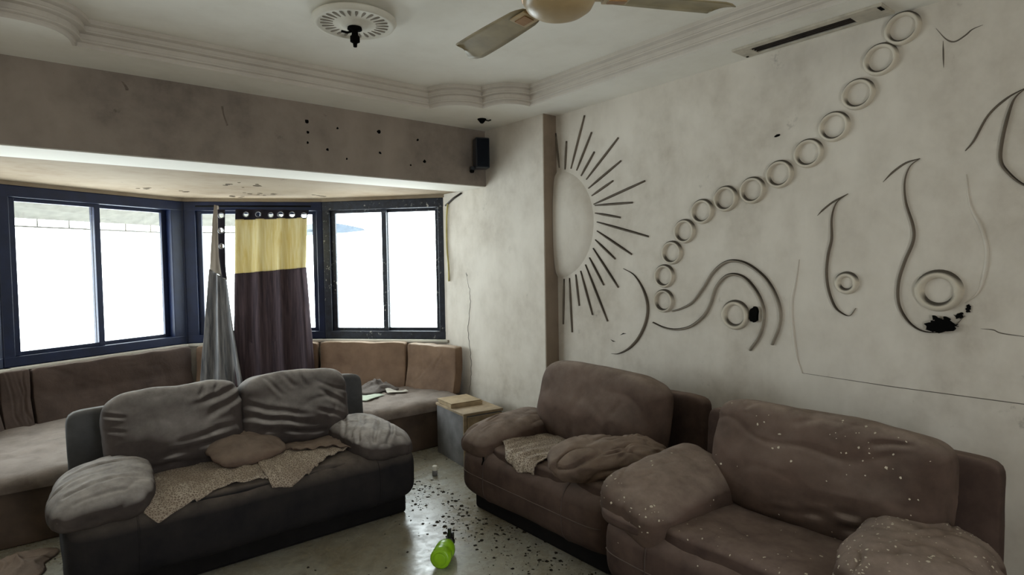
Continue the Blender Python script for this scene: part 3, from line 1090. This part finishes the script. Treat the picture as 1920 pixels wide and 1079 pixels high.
# --- brown armchair nearest the column
AX, AY, AW = 2.00, 2.44, 1.20
arm2, abody, aseat, acast = make_sofa('lounge_armchair', (AX, AY, 0), -PI / 2, AW,
    'brown suede armchair with a lace cloth on its seat, beside the column', ('sofa_dark', 'sofa_brown'), 11, 1, .84, 0, (1, 0), 1.14, seat_w=.78, frame_dx=.03)
m = soft((.465, .125, .245), (.045, .60, .635), 60, a=5.2, b=4.0, axis=1, rot=(math.radians(-13), math.radians(1.5), 0), amp=.008, freq=3, crease=.003, cfreq=(3, 5, 6), csharp=.3, seed=13,
         post=belly(.05, .012), lines=folds(33, 5, 1, -1, .007, (-.9, .6, -.9, .8), .02, .6, 1.3))
m.build('back_cushion', M['sofa_brown'], arm2, True)
m = soft((.185, .30, .092), (-.455, .30, .475), 52, a=3.6, b=2.8, axis=2, rot=(math.radians(5), math.radians(4), math.radians(-3)), amp=.008, freq=5, crease=.008, cfreq=(10, 5, 6), csharp=.22, seed=14,
         post=droop(-.05, .045), lines=folds(35, 6, 2, 1, .010, (-.9, .5, -.9, -.3), .011, .5, 1.5))
m.build('arm_cushion', M['sofa_brown'], arm2, True)
m = soft((.165, .30, .06), (.455, .36, .405), 22, a=3.5, b=4, axis=2, amp=.008, freq=5, crease=.006, seed=15)
m.build('bare_arm', M['sofa_dark'], arm2, True)
# tear in the roll
tr = MB()
P = []
for k in range(9):
    q = math.radians(14 + k * 4.5)
    pq, nn = acast.out((-.345 - .006 * k + .012 * math.sin(k * 2.2), .35, .25), (0, -math.cos(q), math.sin(q)))
    P.append(pq + nn * .0005)
tr.tube(P, [.004 + .007 * math.sin(PI * k / 8) for k in range(9)], 6)
tr.build('tear', M['dark'], arm2)

acs = Caster([abody, aseat])
ob = sheet(60, 50, drape(acs, -.41, .12, interp([(0, 52), (.3, 44), (.75, 29), (1, 33)]), 125, .004, 21), 'lace_throw', M['lace'])
ob.location, ob.rotation_euler = (AX, AY, 0), (0, 0, -PI / 2)
tag(ob, 'lace cloth spread over the seat of the brown armchair by the column', 'cloth')
p, nn = acs.down(.25, .3)
m = soft((.30, .19, .100), (.425, .235, p.z + .068), 60, a=3.0, b=2.2, axis=2, rot=(math.radians(2), math.radians(-3), math.radians(48)), amp=.016, freq=6, crease=.022, cfreq=(4, 9, 6), csharp=.2, seed=24,
         lines=folds(8, 24, 2, 1, .014, (-.2, .9, -.9, .9), .008, .6, .6))
ob = m.build('fallen_cushion', M['rag'], None, True)
ob.location, ob.rotation_euler = (AX, AY, 0), (0, 0, -PI / 2)
tag(ob, 'crumpled brown cushion fallen onto the seat of the armchair by the column', 'cushion')

# --- brown armchair nearest the camera
BX, BY, BW = 1.88, 1.14, 1.26
arm3, bbody, bseat, bcast = make_sofa('lounge_armchair', (BX, BY, 0), -PI / 2, BW,
    'dark brown suede armchair flecked with white plaster, nearest the camera', ('sofa_dark', 'sofa_brown'), 31, 1, .9, 0, (1, 1), 1.20, seat_w=.80)
m3b = soft((.445, .125, .235), (.062, .60, .64), 60, a=7.5, b=4.6, axis=1, rot=(math.radians(-13), math.radians(1.5), 0), amp=.009, freq=4, crease=.006, cfreq=(3, 5, 6), seed=33,
           post=belly(.03, .0), lines=folds(53, 8, 1, -1, .010, (-.6, .6, -.9, -.4), .014, .5, .3) + folds(54, 7, 1, -1, .008, (-.7, .6, .55, .9), .010, .35, .9) + [(1, (-.1, -.8), (-.1, .75), .006, (-1, .006)), (1, (.0, -.62), (.5, -.75), .02, (-1, .010))])
m3b.build('back_cushion', M['sofa_brown'], arm3, True)
m3l = soft((.185, .30, .098), (-.435, .29, .50), 52, a=6, b=3.6, axis=2, rot=(math.radians(7), math.radians(14), math.radians(-6)), amp=.008, freq=6, crease=.008, cfreq=(8, 5, 6), seed=34,
           post=droop(.03, .03), lines=folds(65, 5, 2, 1, .009, (-.9, .5, -.9, .5), .012, .5, .8))
m3l.build('arm_cushion', M['sofa_brown'], arm3, True)
m = soft((.17, .27, .05), (-.47, .255, .425), 22, a=4, b=3, axis=2, rot=(math.radians(2), math.radians(4), 0), amp=.006, freq=5, crease=.004, seed=35)
m.build('arm_pad', M['sofa_dark'], arm3, True)
m3r = soft((.225, .33, .10), (.51, .30, .50), 56, a=3.4, b=2.5, axis=2, rot=(math.radians(2), 0, math.radians(10)), amp=.014, freq=6, crease=.012, cfreq=(8, 5, 6), csharp=.2, seed=36,
           post=droop(.06, .04), lines=folds(66, 10, 2, 1, .010, (-.9, .6, -.9, .9), .012, .5, .5))
m3r.build('arm_cushion', M['sofa_brown'], arm3, True)

# ------------------------------------------------------------------ window bench in the bay
M['leather'] = m_fabric('worn brown leatherette', srgb(136, 111, 91), srgb(102, 81, 66), srgb(180, 162, 142), .7, rough=.6, weave=90, wr=.25, scale=3)
M['leather_shade'] = m_fabric('shaded brown leatherette', srgb(88, 74, 67), srgb(66, 55, 50), srgb(140, 128, 118), .6, rough=.7, weave=90, wr=.25, scale=3)  # same leatherette darkened: shade on the left backrests put into the colour
M['bench_seat'] = m_fabric('dusty pale seat cloth', srgb(136, 124, 115), srgb(98, 87, 79), srgb(158, 148, 140), .6, wr=.5)
M['bench_base'] = m_plain('brown bench panel', srgb(92, 76, 64), .7, .25, vary=.4, scale=5)
bench = empty('bay_bench', (1.03, 4.2, 0))
tag(bench, 'long upholstered bench with brown backrest running round the bay under the windows', 'bench')
bench_inv = Matrix.Translation((-1.03, -4.2, 0))


def loc(mb):
    mb.v = [tuple(bench_inv @ Vector(v)) for v in mb.v]
    return mb


BK = [(-.86, 4.72), (-.19, 5.46), (1.15, 6.08), (2.10, 5.50), (2.68, 4.85), (2.87, 4.32)]     # front line of the backrests


def backY(x):
    for (a, b), (c, d) in zip(BK, BK[1:]):
        if x <= c:
            return b + (d - b) * (x - a) / (c - a)
    return BK[-1][1]


FRONT = 4.17
loc(MB().prism([(-.9, FRONT + .03), (2.93, FRONT + .03), (2.95, 4.4), (2.82, 4.82), (2.15, 5.55), (1.15, 6.14), (-.2, 5.52), (-.9, 4.76)], 0, .31)).build('base', M['bench_base'], bench, bevel=.01)
for k, (xa, xb, ht) in enumerate(((-.9, .62, .40), (.62, 1.72, .395), (1.72, 2.865, .40))):
    nx, ny = 44, 34
    mb = MB()
    for i in range(nx + 1):
        for j in range(ny + 1):
            x = xa + .006 + (xb - xa - .012) * i / nx
            yb_ = backY(min(max(x, BK[0][0]), BK[-1][0] - .005)) - .0
            v = j / ny
            y = FRONT - .015 + (yb_ - FRONT + .015) * v
            e = min(i, nx - i) / nx * (xb - xa)
            f = (y - FRONT + .015)
            edge = min(1, e / .04) ** .5 * min(1, max(f, 0) / .06) ** .5
            w_ = float(fbm(np.array([[x * 3, y * 4, k * 5.]]), 2)[0]) * .012 - .014 * float(ridge(np.array([[x * 3.5, y * 6, k * 3. + .5]]), .14)[0])
            mb.v.append((x, y, ht - .05 + .05 * edge + w_ * edge))
    n0 = len(mb.v)
    for i in range(nx + 1):
        x, y, z = mb.v[i * (ny + 1)]
        mb.v.append((x, y + .012, .31))
    for i in range(nx):
        for j in range(ny):
            a = i * (ny + 1) + j
            mb.f.append((a, a + ny + 1, a + ny + 2, a + 1))
        mb.f.append((i * (ny + 1), n0 + i, n0 + i + 1, (i + 1) * (ny + 1)))
    for i in (0, nx):                      # closed ends
        prev = None
        cols = [i * (ny + 1) + j for j in range(ny + 1)]
        low = len(mb.v)
        for c_ in cols:
            mb.v.append((mb.v[c_][0], mb.v[c_][1], .31))
        for q in range(ny):
            mb.f.append((cols[q], cols[q + 1], low + q + 1, low + q))
    loc(mb).build('seat_pad', M['bench_seat'], bench, True, fix=True)


def back_panel(A, B, m, seed, z1=.80, z0=.37, th=.055):
    A, B = Vector((*A, 0)), Vector((*B, 0))
    u = (B - A)
    L = u.length
    u /= L
    nn = Vector((u.y, -u.x, 0))           # into the room
    ctr = (A + B) / 2 - nn * th
    ang = math.atan2(u.y, u.x)
    h = (z1 - z0) / 2

    def post(X, Q):
        X = X.copy()
        X[:, 1] -= .05 * np.clip(-Q[:, 2], 0, 1)       # foot stands a little forward
        X[:, 2] += .010 * noise(np.stack([X[:, 0] * 5 + seed, Q[:, 1] * .3, Q[:, 2] * 0 + seed], 1)) * (Q[:, 2] > .6)
        return X
    r = random.Random(seed)
    ln = [(1, (r.uniform(-.9, .9), .95), (r.uniform(-.9, .9), -.9), .008, (-1, .006)) for _ in range(3)]
    mb = soft((L / 2 - .003, th, h), (ctr.x, ctr.y, z0 + h), 40, a=14, b=26, axis=0, rot=(0, 0, ang), amp=.005, freq=4, crease=.006, cfreq=(7, 3, 2.2), csharp=.15, seed=seed, post=post, lines=ln)
    return loc(mb).build('backrest', m, bench, True)


back_panel((-.84, 4.74), (-.20, 5.45), M['leather_shade'], 81)
back_panel((-.19, 5.465), (-.02, 5.545), M['leather_shade'], 82)
back_panel((-.01, 5.55), (1.13, 6.07), M['leather_shade'], 83)
back_panel((1.16, 6.07), (2.09, 5.505), M['leather'], 84)
back_panel((2.10, 5.49), (2.67, 4.87), M['leather'], 85)
back_panel((2.675, 4.855), (2.865, 4.33), M['leather'], 86, z1=.79)

# things left on the right end of the bench
M['paper'] = m_plain('old paper', srgb(196, 190, 178), .9, .1, vary=.2)
M['paper_green'] = m_plain('pale green paper', srgb(188, 196, 178), .9, .1, vary=.15)
M['greyrag'] = m_fabric('grey rag', srgb(96, 88, 84), srgb(60, 54, 52), srgb(150, 142, 136), .6, wr=.6)


def heap(name, ctr, rx, ry, h, m, seed, label, cat, z):
    def f(u, v):
        a, r = 2 * PI * u, v
        x, y = rx * r * math.cos(a), ry * r * math.sin(a)
        q = np.array([[x * 9 + seed, y * 9, seed * 2.]])
        k = (1 - r ** 2) * (.55 + .45 * float(ridge(q, .35)[0])) + .12 * (1 + float(noise(q * 1.7)[0])) * (1 - r)
        wob = 1 + .18 * math.sin(3 * a + seed) + .1 * math.sin(5 * a + 2 * seed)
        return (x * wob, y * wob, .004 + h * max(0, k))
    o = sheet(56, 14, f, name, m, None, .004)
    o.location = (ctr[0], ctr[1], z)
    return tag(o, label, cat)


heap('crumpled_rag', (2.36, 4.86), .17, .17, .085, M['greyrag'], 3, 'crumpled dark grey rag heaped on the right end of the bay bench', 'rag', .405)
for k, (x, y, rz, sx, sy, m, lb) in enumerate(((2.16, 4.62, .5, .13, .09, 'paper_green', 'pale greenish sheet of paper lying on the bench near the rag'),
                                             (2.46, 4.66, -.3, .09, .06, 'paper', 'small off-white scrap of paper lying on the bench beside the rag, nearest the backrest'))):
    o = sheet(8, 6, lambda u, v: ((u - .5) * 2 * sx, (v - .5) * 2 * sy, .006 + .010 * math.sin(5 * u + k) * (v - .3) ** 2 * 4), 'paper_sheet', M[m], None, .002)
    o.location, o.rotation_euler = (x, y, .408), (0, 0, rz)
    tag(o, lb, 'paper')

# ------------------------------------------------------------------ side table with a flat box on it
M['table_grey'] = m_plain('scuffed grey laminate', srgb(128, 126, 126), .45, .4, vary=.45, scale=7)
M['table_wood'] = m_plain('worn tan wood', srgb(170, 150, 122), .7, .25, vary=.35, scale=10)
tb = empty('side_cabinet', (2.645, 3.83, 0), math.radians(-7))
tag(tb, 'low grey side cabinet with tan wooden top, between bench and armchair', 'cabinet')
MB().box(-.165, .165, -.235, .235, .0, .385).build('carcass', M['table_grey'], tb, bevel=.004)
MB().box(-.172, .172, -.245, .242, .385, .405).build('top', M['table_wood'], tb, bevel=.004)
MB().box(-.172, -.145, -.247, -.234, .0, .386).build('corner_strip', M['table_wood'], tb, bevel=.002)
d = MB().box(-.14, .16, -.246, -.236, .02, .375).build('door', M['table_wood'], tb, bevel=.003)
MB().lathe([(.004, 0), (.012, .004), (.012, .012), (.006, .018)], 12, Matrix.Translation((-.11, -.246, .22)) @ Matrix.Rotation(PI / 2, 4, 'X')).build('knob', M['wood_dark'], d, True)
M['card'] = m_plain('dusty cardboard', srgb(176, 156, 126), .85, .15, vary=.25)
bx = empty('cardboard_box', (2.635, 3.925, .405), math.radians(-10))
tag(bx, 'flat dusty cardboard box lying on the side cabinet', 'box')
MB().box(-.14, .13, -.13, .13, 0, .028).build('tray', M['card'], bx, bevel=.003)
MB().box(-.145, .12, -.125, .125, .029, .036, Matrix.Rotation(math.radians(4), 4, 'Z')).build('lid', M['card'], bx, bevel=.002)

# ------------------------------------------------------------------ curtains on the middle window
CA, CB, CU, CN = seg(2)
M['cur_head'] = m_fabric('dark curtain heading', srgb(40, 36, 42), srgb(26, 24, 30), srgb(90, 84, 84), .4, wr=.3)
M['eyelet'] = m_plain('dull steel eyelet', srgb(120, 120, 124), .35, .5, metal=.8)


def m_curtain(name, a, b, trans, sx=(26, 26, 1.2)):
    m, t, bs = nt(name, .85, .2)
    n_ = nz(t, 2.0, 4, .6, sx=sx)
    t.links.new(mixc(t, rng(t, n_, .35, .66), a, b), bs.inputs['Base Color'])
    bump(t, bs, nz(t, 200, 2), .1, .003)
    tl = N(t, 'ShaderNodeBsdfTranslucent')
    t.links.new(mixc(t, rng(t, n_, .35, .66), a, b), tl.inputs[0])
    mx = N(t, 'ShaderNodeMixShader')
    mx.inputs[0].default_value = trans
    out = t.nodes['Material Output']
    t.links.new(bs.outputs[0], mx.inputs[1])
    t.links.new(tl.outputs[0], mx.inputs[2])
    t.links.new(mx.outputs[0], out.inputs[0])
    return m


M['cur_yellow'] = m_curtain('mustard curtain cloth', srgb(208, 199, 164), srgb(194, 178, 124), .3)
M['cur_brown'] = m_curtain('plum brown curtain cloth', srgb(84, 70, 74), srgb(54, 46, 52), .06)
M['cur_pale'] = m_curtain('pale greige curtain cloth', srgb(164, 154, 142), srgb(134, 126, 116), .08)
M['cur_grey'] = m_curtain('grey satin curtain cloth', srgb(150, 148, 148), srgb(84, 86, 90), .06)


def cpt(s, n_, z):
    p = CA + CU * s + CN * n_
    return Vector((p.x, p.y, z))


def lerp(a, b, t):
    return a + (b - a) * t


def curtain_piece(name, m, parent, edges, folds_, amp, ph, base=.16, holes=(), nu=60, nv=30):
    """edges: list of (z_left, z_right, s_left, s_right) from top to bottom"""
    E_ = edges

    def row(v):
        x = v * (len(E_) - 1)
        i = min(int(x), len(E_) - 2)
        t = x - i
        return [lerp(a, b, t) for a, b in zip(E_[i], E_[i + 1])]
    mb = MB()
    hz = []
    for i in range(nu + 1):
        for j in range(nv + 1):
            u, v = i / nu, j / nv
            zl, zr, sl, sr = row(v)
            s_, z_ = lerp(sl, sr, u), lerp(zl, zr, u)
            drop = max(0, 2.05 - z_)
            a_ = amp * (.45 + .4 * min(1.3, drop))
            n_ = base + .055 * min(1, drop) + a_ * (math.sin(folds_ * 2 * PI * u + ph) + .35 * math.sin(folds_ * 3.7 * PI * u + ph * 2 + drop))
            n_ += .008 * float(noise(np.array([[s_ * 8, z_ * 5, ph]]))[0])
            mb.v.append(cpt(s_, max(n_, .07 if z_ > .82 else .2), z_))
            hz.append((s_, z_))
    hz = np.array(hz)
    for i in range(nu):
        for j in range(nv):
            a = i * (nv + 1) + j
            q = (a, a + 1, a + nv + 2, a + nv + 1)
            c_ = hz[list(q)].mean(0)
            if any((c_[0] - hs) ** 2 + (c_[1] - hzz) ** 2 < r_ * r_ for hs, hzz, r_ in holes):
                continue
            mb.f.append(q)
    o = mb.build(name, m, None, True, fix=False)
    so_ = o.modifiers.new('thickness', 'SOLIDIFY')
    so_.thickness = .003
    if parent:
        o.parent = parent
    P_ = np.array(mb.v)
    for hs, hzz, r_ in holes:
        k = int(np.argmin(((hz - (hs, hzz)) ** 2).sum(1)))
        c_ = Vector(P_[k])
        ring = [c_ + CU * (r_ + .004) * math.cos(2 * PI * q / 20) + Vector((0, 0, (r_ + .004) * math.sin(2 * PI * q / 20))) + CN * .002 for q in range(20)]
        MB().tube(ring, .005, 6, True).build('eyelet', M['eyelet'], o, True)
    return o


ct = empty('curtain', (0, 0, 0))
tag(ct, 'mustard and plum curtain with dark eyelet heading, hanging at the middle window', 'curtain')
curtain_piece('heading', M['cur_head'], ct, [(2.050, 2.040, .50, 1.145), (1.950, 1.968, .497, 1.125)], 3.5, .016, .3, nv=24, nu=130,
              holes=[(.59, 2.000, .020), (.70, 2.000, .020), (.806, 1.996, .020), (.895, 2.0, .022), (.993, 2.0, .022), (1.10, 1.988, .023)])
curtain_piece('yellow_panel', M['cur_yellow'], ct, [(1.955, 1.972, .497, 1.125), (1.458, 1.506, .488, 1.108)], 3.5, .022, .3)
curtain_piece('plum_panel', M['cur_brown'], ct, [(1.460, 1.508, .487, 1.109), (1.15, 1.16, .478, 1.13), (.80, .80, .47, 1.15), (.43, .43, .465, 1.17)], 3.5, .030, .3, nv=40)
cl = empty('curtain', (0, 0, 0))
tag(cl, 'grey curtain hanging by one corner, left of the mustard and plum curtain', 'curtain')
curtain_piece('upper_panel', M['cur_pale'], cl, [(2.085, 2.075, .335, .372), (1.95, 1.93, .318, .378), (1.505, 1.40, .288, .433)], 1.2, .012, 1.2, base=.20, nu=24)
curtain_piece('heading', M['cur_head'], cl, [(2.04, 2.04, .366, .43), (1.62, 1.62, .372, .424), (1.43, 1.42, .395, .43)], .5, .006, .2, base=.225, nu=40, nv=150,
              holes=[(.399, 1.985, .021), (.396, 1.852, .022), (.400, 1.711, .019)])
curtain_piece('grey_panel', M['cur_grey'], cl, [(1.508, 1.402, .286, .434), (1.0, .98, .24, .48), (.43, .43, .175, .552)], 2.1, .028, 1.2, base=.20, nv=40)
rod = empty('curtain_rod', (0, 0, 0))
tag(rod, 'thin black curtain rod across the middle window behind the curtain headings', 'rod')
MB().tube([cpt(.16, .155, 2.075), cpt(1.16, .155, 2.075)], .008, 8).build('pole', M['dark'], rod, True)
for s_ in (.2, 1.12):
    MB().tube([cpt(s_, .155, 2.075), cpt(s_, -.012, 2.09)], .007, 8).build('bracket', M['dark'], rod, True)

# ------------------------------------------------------------------ awning outside the bay
M['awning'] = m_plain('weathered sheet', srgb(112, 110, 102), .8, .2)
M['mesh_bar'] = m_plain('rusty bar', srgb(104, 100, 92), .8, .2)
aw = empty('window_awning', (.4, 6.1, 2.2))
tag(aw, 'grey sheet awning with a bar grille outside the left windows', 'awning')
ai = Matrix.Translation((-.4, -6.1, -2.2))
for i, (s0, s1) in enumerate(((-.5, 1.75), (-.25, .75))):
    T, L = segM(1 + i)
    mb = MB()
    v = [T @ Vector((s, n_, z)) for s, n_, z in ((s0, -.18, 2.26), (s1, -.18, 2.26), (s1, -.75, 1.955), (s0, -.75, 1.955))]
    mb.add([ai @ p for p in v] + [ai @ (p + Vector((0, 0, .012))) for p in v], [(0, 1, 2, 3), (4, 7, 6, 5), (0, 4, 5, 1), (1, 5, 6, 2), (2, 6, 7, 3), (3, 7, 4, 0)])
    mb.build('sheet', M['awning'], aw)
    nb = 9 if i == 0 else 4
    for k in range(nb):
        s = s0 + (s1 - s0) * (k + .5) / nb
        q = [ai @ (T @ Vector((s, -.77, z))) for z in (1.97, 1.89)]
        MB().tube(q, .006, 6).build('grille_bar', M['mesh_bar'], aw)
    for z in (1.89,):
        q = [ai @ (T @ Vector((s, -.77, z))) for s in (s0, s1)]
        MB().tube(q, .007, 6).build('grille_rail', M['mesh_bar'], aw)

# ------------------------------------------------------------------ things on the floor
M['lime'] = m_plain('lime green plastic', srgb(150, 205, 30), .3, .5, vary=.2, scale=20)
M['black_plastic'] = m_plain('black plastic', srgb(20, 20, 20), .4, .5)
gb = empty('spray_bottle', (1.585, 2.535, 0), math.radians(42))
gb.scale = (1.15, 1.5, 1.5)
tag(gb, 'lime green plastic bottle with a black nozzle lying on the floor', 'bottle')
lay = Matrix.Translation((0, 0, .034)) @ Matrix.Rotation(PI / 2, 4, 'Y')
MB().lathe([(.012, -.075), (.028, -.074), (.034, -.068), (.034, -.03), (.031, -.022), (.034, -.014), (.034, .02), (.028, .045), (.018, .065), (.015, .08)], 24, lay).build('body', M['lime'], gb, True)
MB().lathe([(.006, -.0765), (.02, -.0775), (.022, -.0745)], 24, lay).build('base_ring', M['lime'], gb, True)
cp = MB().lathe([(.017, .078), (.018, .10), (.012, .104)], 16, lay).build('cap', M['black_plastic'], gb, True)
MB().box(.098, .118, -.012, .012, .02, .062).build('nozzle', M['black_plastic'], cp, bevel=.004)
MB().box(.085, .10, -.006, .006, .048, .082).build('trigger', M['black_plastic'], cp, bevel=.003)
wb = empty('small_bottle', (2.205, 3.632, 0))
tag(wb, 'tiny white plastic bottle standing on the floor by the side cabinet', 'bottle')
MB().lathe([(.016, 0), (.020, .003), (.020, .034), (.016, .04)], 16).build('body', M['table_grey'], wb, True)
MB().lathe([(.0175, .037), (.0185, .04), (.0185, .066), (.015, .070), (.004, .071)], 16).build('cap', M['plaster_white'], wb, True)


def flakes(name, spots, m, seed, label, cat, thick=.35):
    """scattered chips: each a tiny irregular slab on the surface point given with its normal"""
    r = random.Random(seed)
    mb = MB()
    for p, nn, sz in spots:
        nn = Vector(nn).normalized()
        t = nn.orthogonal().normalized()
        t.rotate(Matrix.Rotation(r.uniform(0, 2 * PI), 3, nn))
        b = nn.cross(t)
        k = r.choice((4, 5, 5, 6))
        el = r.uniform(.45, 1)
        ring = [(math.cos(2 * PI * i / k + r.uniform(-.3, .3)) * sz * r.uniform(.6, 1.1), math.sin(2 * PI * i / k) * sz * el * r.uniform(.6, 1.1)) for i in range(k)]
        h = sz * thick
        vs = [Vector(p) + t * a + b * c_ + nn * .0005 for a, c_ in ring] + [Vector(p) + t * a * .8 + b * c_ * .8 + nn * (h * r.uniform(.5, 1)) for a, c_ in ring]
        mb.add(vs, [tuple(range(k, 2 * k))] + [(i, (i + 1) % k, k + (i + 1) % k, k + i) for i in range(k)])
    o = mb.build(name, m)
    return tag(o, label, cat, kind='stuff')


M['chip'] = m_plain('white plaster chip', srgb(206, 196, 176), .9, .1, bmp=0)
M['litter'] = m_plain('dark litter', srgb(52, 46, 38), .95, .05, vary=.5, scale=40, bmp=0)
r = random.Random(9)
sp_ = []
while len(sp_) < 1500:
    x, y = r.uniform(-.6, 3.0), r.uniform(-.6, 4.0)
    lane = math.exp(-((x - 1.93) / .16) ** 2) * (1 if 1.6 < y < 3.75 else .2)
    lane = max(lane, .9 * math.exp(-((x - 1.95) / .10) ** 2 - ((y - 2.35) / .45) ** 2), .03)
    if r.random() > lane:
        continue
    clump = .5 + .5 * float(noise(np.array([[x * 7, y * 7, .3]]))[0])
    if r.random() < clump:
        sp_.append(((x, y, 0), (0, 0, 1), .0035 + .013 * r.random() ** 3))
flakes('floor_litter', sp_, M['litter'], 4, 'dark crumbs and dry bits littering the floor between the sofas', 'litter')

# plaster chips over the nearest armchair
T3 = Matrix.Translation((BX, BY, 0)) @ Matrix.Rotation(-PI / 2, 4, 'Z')


def scatter_on(mb, n, test, seed, s0=.0025, s1=.008):
    r = random.Random(seed)
    out = []
    V = mb.v
    tries = 0
    while len(out) < n and tries < 60000:
        tries += 1
        f = mb.f[r.randrange(len(mb.f))]
        a, b, c_ = Vector(V[f[0]]), Vector(V[f[1]]), Vector(V[f[2]])
        nn = (b - a).cross(c_ - a)
        if nn.length < 1e-10:
            continue
        nn.normalize()
        u, v = r.random(), r.random()
        d_ = Vector(V[f[3]])
        p = a * (1 - u) * (1 - v) + b * u * (1 - v) + c_ * u * v + d_ * (1 - u) * v
        if r.random() < test(p, nn):
            out.append((T3 @ p, T3.to_3x3() @ nn, s0 + (s1 - s0) * r.random() ** 2))
    return out


g = lambda v, c_, w_: math.exp(-((v - c_) / w_) ** 2)
ch = []
ch += scatter_on(m3r, 300, lambda p, nn: (nn.z > .25) * (.25 + .75 * g(p.x, .45, .12)) * (.5 + .5 * float(noise(np.array([[p.x * 14, p.y * 14, 2.]]))[0])), 1)
ch += scatter_on(m3b, 60, lambda p, nn: (nn.y < -.1) * (g(p.x, .22, .12) * g(p.z, .78, .07) + .06), 2)
ch += scatter_on(bseat, 70, lambda p, nn: (nn.z > .4) * (.3 + .7 * g(p.x, .1, .2)), 3)
ch += scatter_on(m3l, 55, lambda p, nn: (nn.z > -.2) * (g(p.y, .02, .05) + .08), 4)
ch += scatter_on(bbody, 20, lambda p, nn: (nn.z > .2) * (p.y < .3), 5)
flakes('plaster_chips', ch, M['chip'], 6, 'white plaster chips strewn over the nearest brown armchair', 'debris', .2)

# ------------------------------------------------------------------ stains with a shape of their own
M['mould'] = m_plain('black mould stain', srgb(92, 80, 66), .95, .05, vary=.4, scale=40, bmp=0)
M['smudge'] = m_plain('brown smudge', srgb(122, 110, 101), .95, .05, vary=.3, scale=40, bmp=0)


def stain(pts, name, m, parent, seed, plane):
    r = random.Random(seed)
    n_ = len(pts)
    k = MB()
    P_ = [(a + r.uniform(-1, 1) * .006, b + r.uniform(-1, 1) * .006) for a, b in pts]
    if plane == 'Z':
        k.v = [(a, b, ZBEAM - .0015) for a, b in P_] + [(a, b, ZBEAM + .004) for a, b in P_]
    else:
        k.v = [(a, YBEAM - .0012, b) for a, b in P_] + [(a, YBEAM + .004, b) for a, b in P_]
    k.f = [tuple(range(n_)), tuple(range(n_, 2 * n_))] + [(i, (i + 1) % n_, n_ + (i + 1) % n_, n_ + i) for i in range(n_)]
    return k.build(name, m, parent)


cb_ = bpy.data.objects['ceiling_bay']
r = random.Random(77)
for k, (x, y, n_, sp2) in enumerate(((1.39, 4.98, 9, .10), (1.59, 5.52, 8, .09), (.72, 5.62, 4, .05), (1.02, 5.66, 4, .04), (2.10, 5.40, 4, .05), (1.50, 5.80, 6, .08))):
    for q in range(n_):
        cx_, cy_ = x + r.gauss(0, sp2), y + r.gauss(0, sp2 * .8)
        ra = r.uniform(.008, .030)
        stain([(cx_ + ra * r.uniform(.6, 1.3) * math.cos(2 * PI * i / 9), cy_ + ra * r.uniform(.6, 1.3) * math.sin(2 * PI * i / 9)) for i in range(9)], 'mould_spot', M['mould'], cb_, k * 20 + q, 'Z')
stain([(.445, 2.575), (.455, 2.57), (.475, 2.545), (.482, 2.525), (.465, 2.53), (.45, 2.55)], 'smudge', M['smudge'], beam, 3, 'Y')
stain([(.965, 2.52), (.975, 2.52), (.985, 2.46), (.995, 2.40), (.987, 2.40), (.972, 2.46)], 'smudge', M['smudge'], beam, 4, 'Y')

# ------------------------------------------------------------------ neighbour's canopy seen through the right window
M['canopy'] = m_plain('blue grey canopy sheet', srgb(72, 81, 91), .7, .2)
nb_ = empty('roadside_canopy', (3.95, 9.1, 0))
tag(nb_, 'small blue-grey canopy on a post outside, seen through the rightmost window', 'canopy')
mb = MB()
mb.add([(-.32, 0, 2.23), (-.32, 0, 2.05), (.0, 0, 2.06), (.36, 0, 2.105), (.30, 0, 2.14), (.0, 0, 2.19)] + [(-.32, .9, 2.23), (-.32, .9, 2.05), (.0, .9, 2.06), (.36, .9, 2.105), (.30, .9, 2.14), (.0, .9, 2.19)],
       [(0, 1, 2, 3, 4, 5), (6, 11, 10, 9, 8, 7)] + [(i, (i + 1) % 6, 6 + (i + 1) % 6, 6 + i) for i in range(6)])
mb.build('canopy_sheet', M['canopy'], nb_)
MB().lathe([(.03, 0), (.03, 2.1)], 8, Matrix.Translation((-.55, .5, 0))).build('post', M['canopy'], nb_)
MB().tube([(-.55, .5, 2.09), (-.25, .5, 2.12)], .025, 6).build('arm', M['canopy'], nb_)
heap('floor_rag', (-.10, 3.90), .15, .19, .055, M['rag'], 6, 'dirty brown cloth crumpled on the floor at the left end of the grey sofa', 'rag', .001)
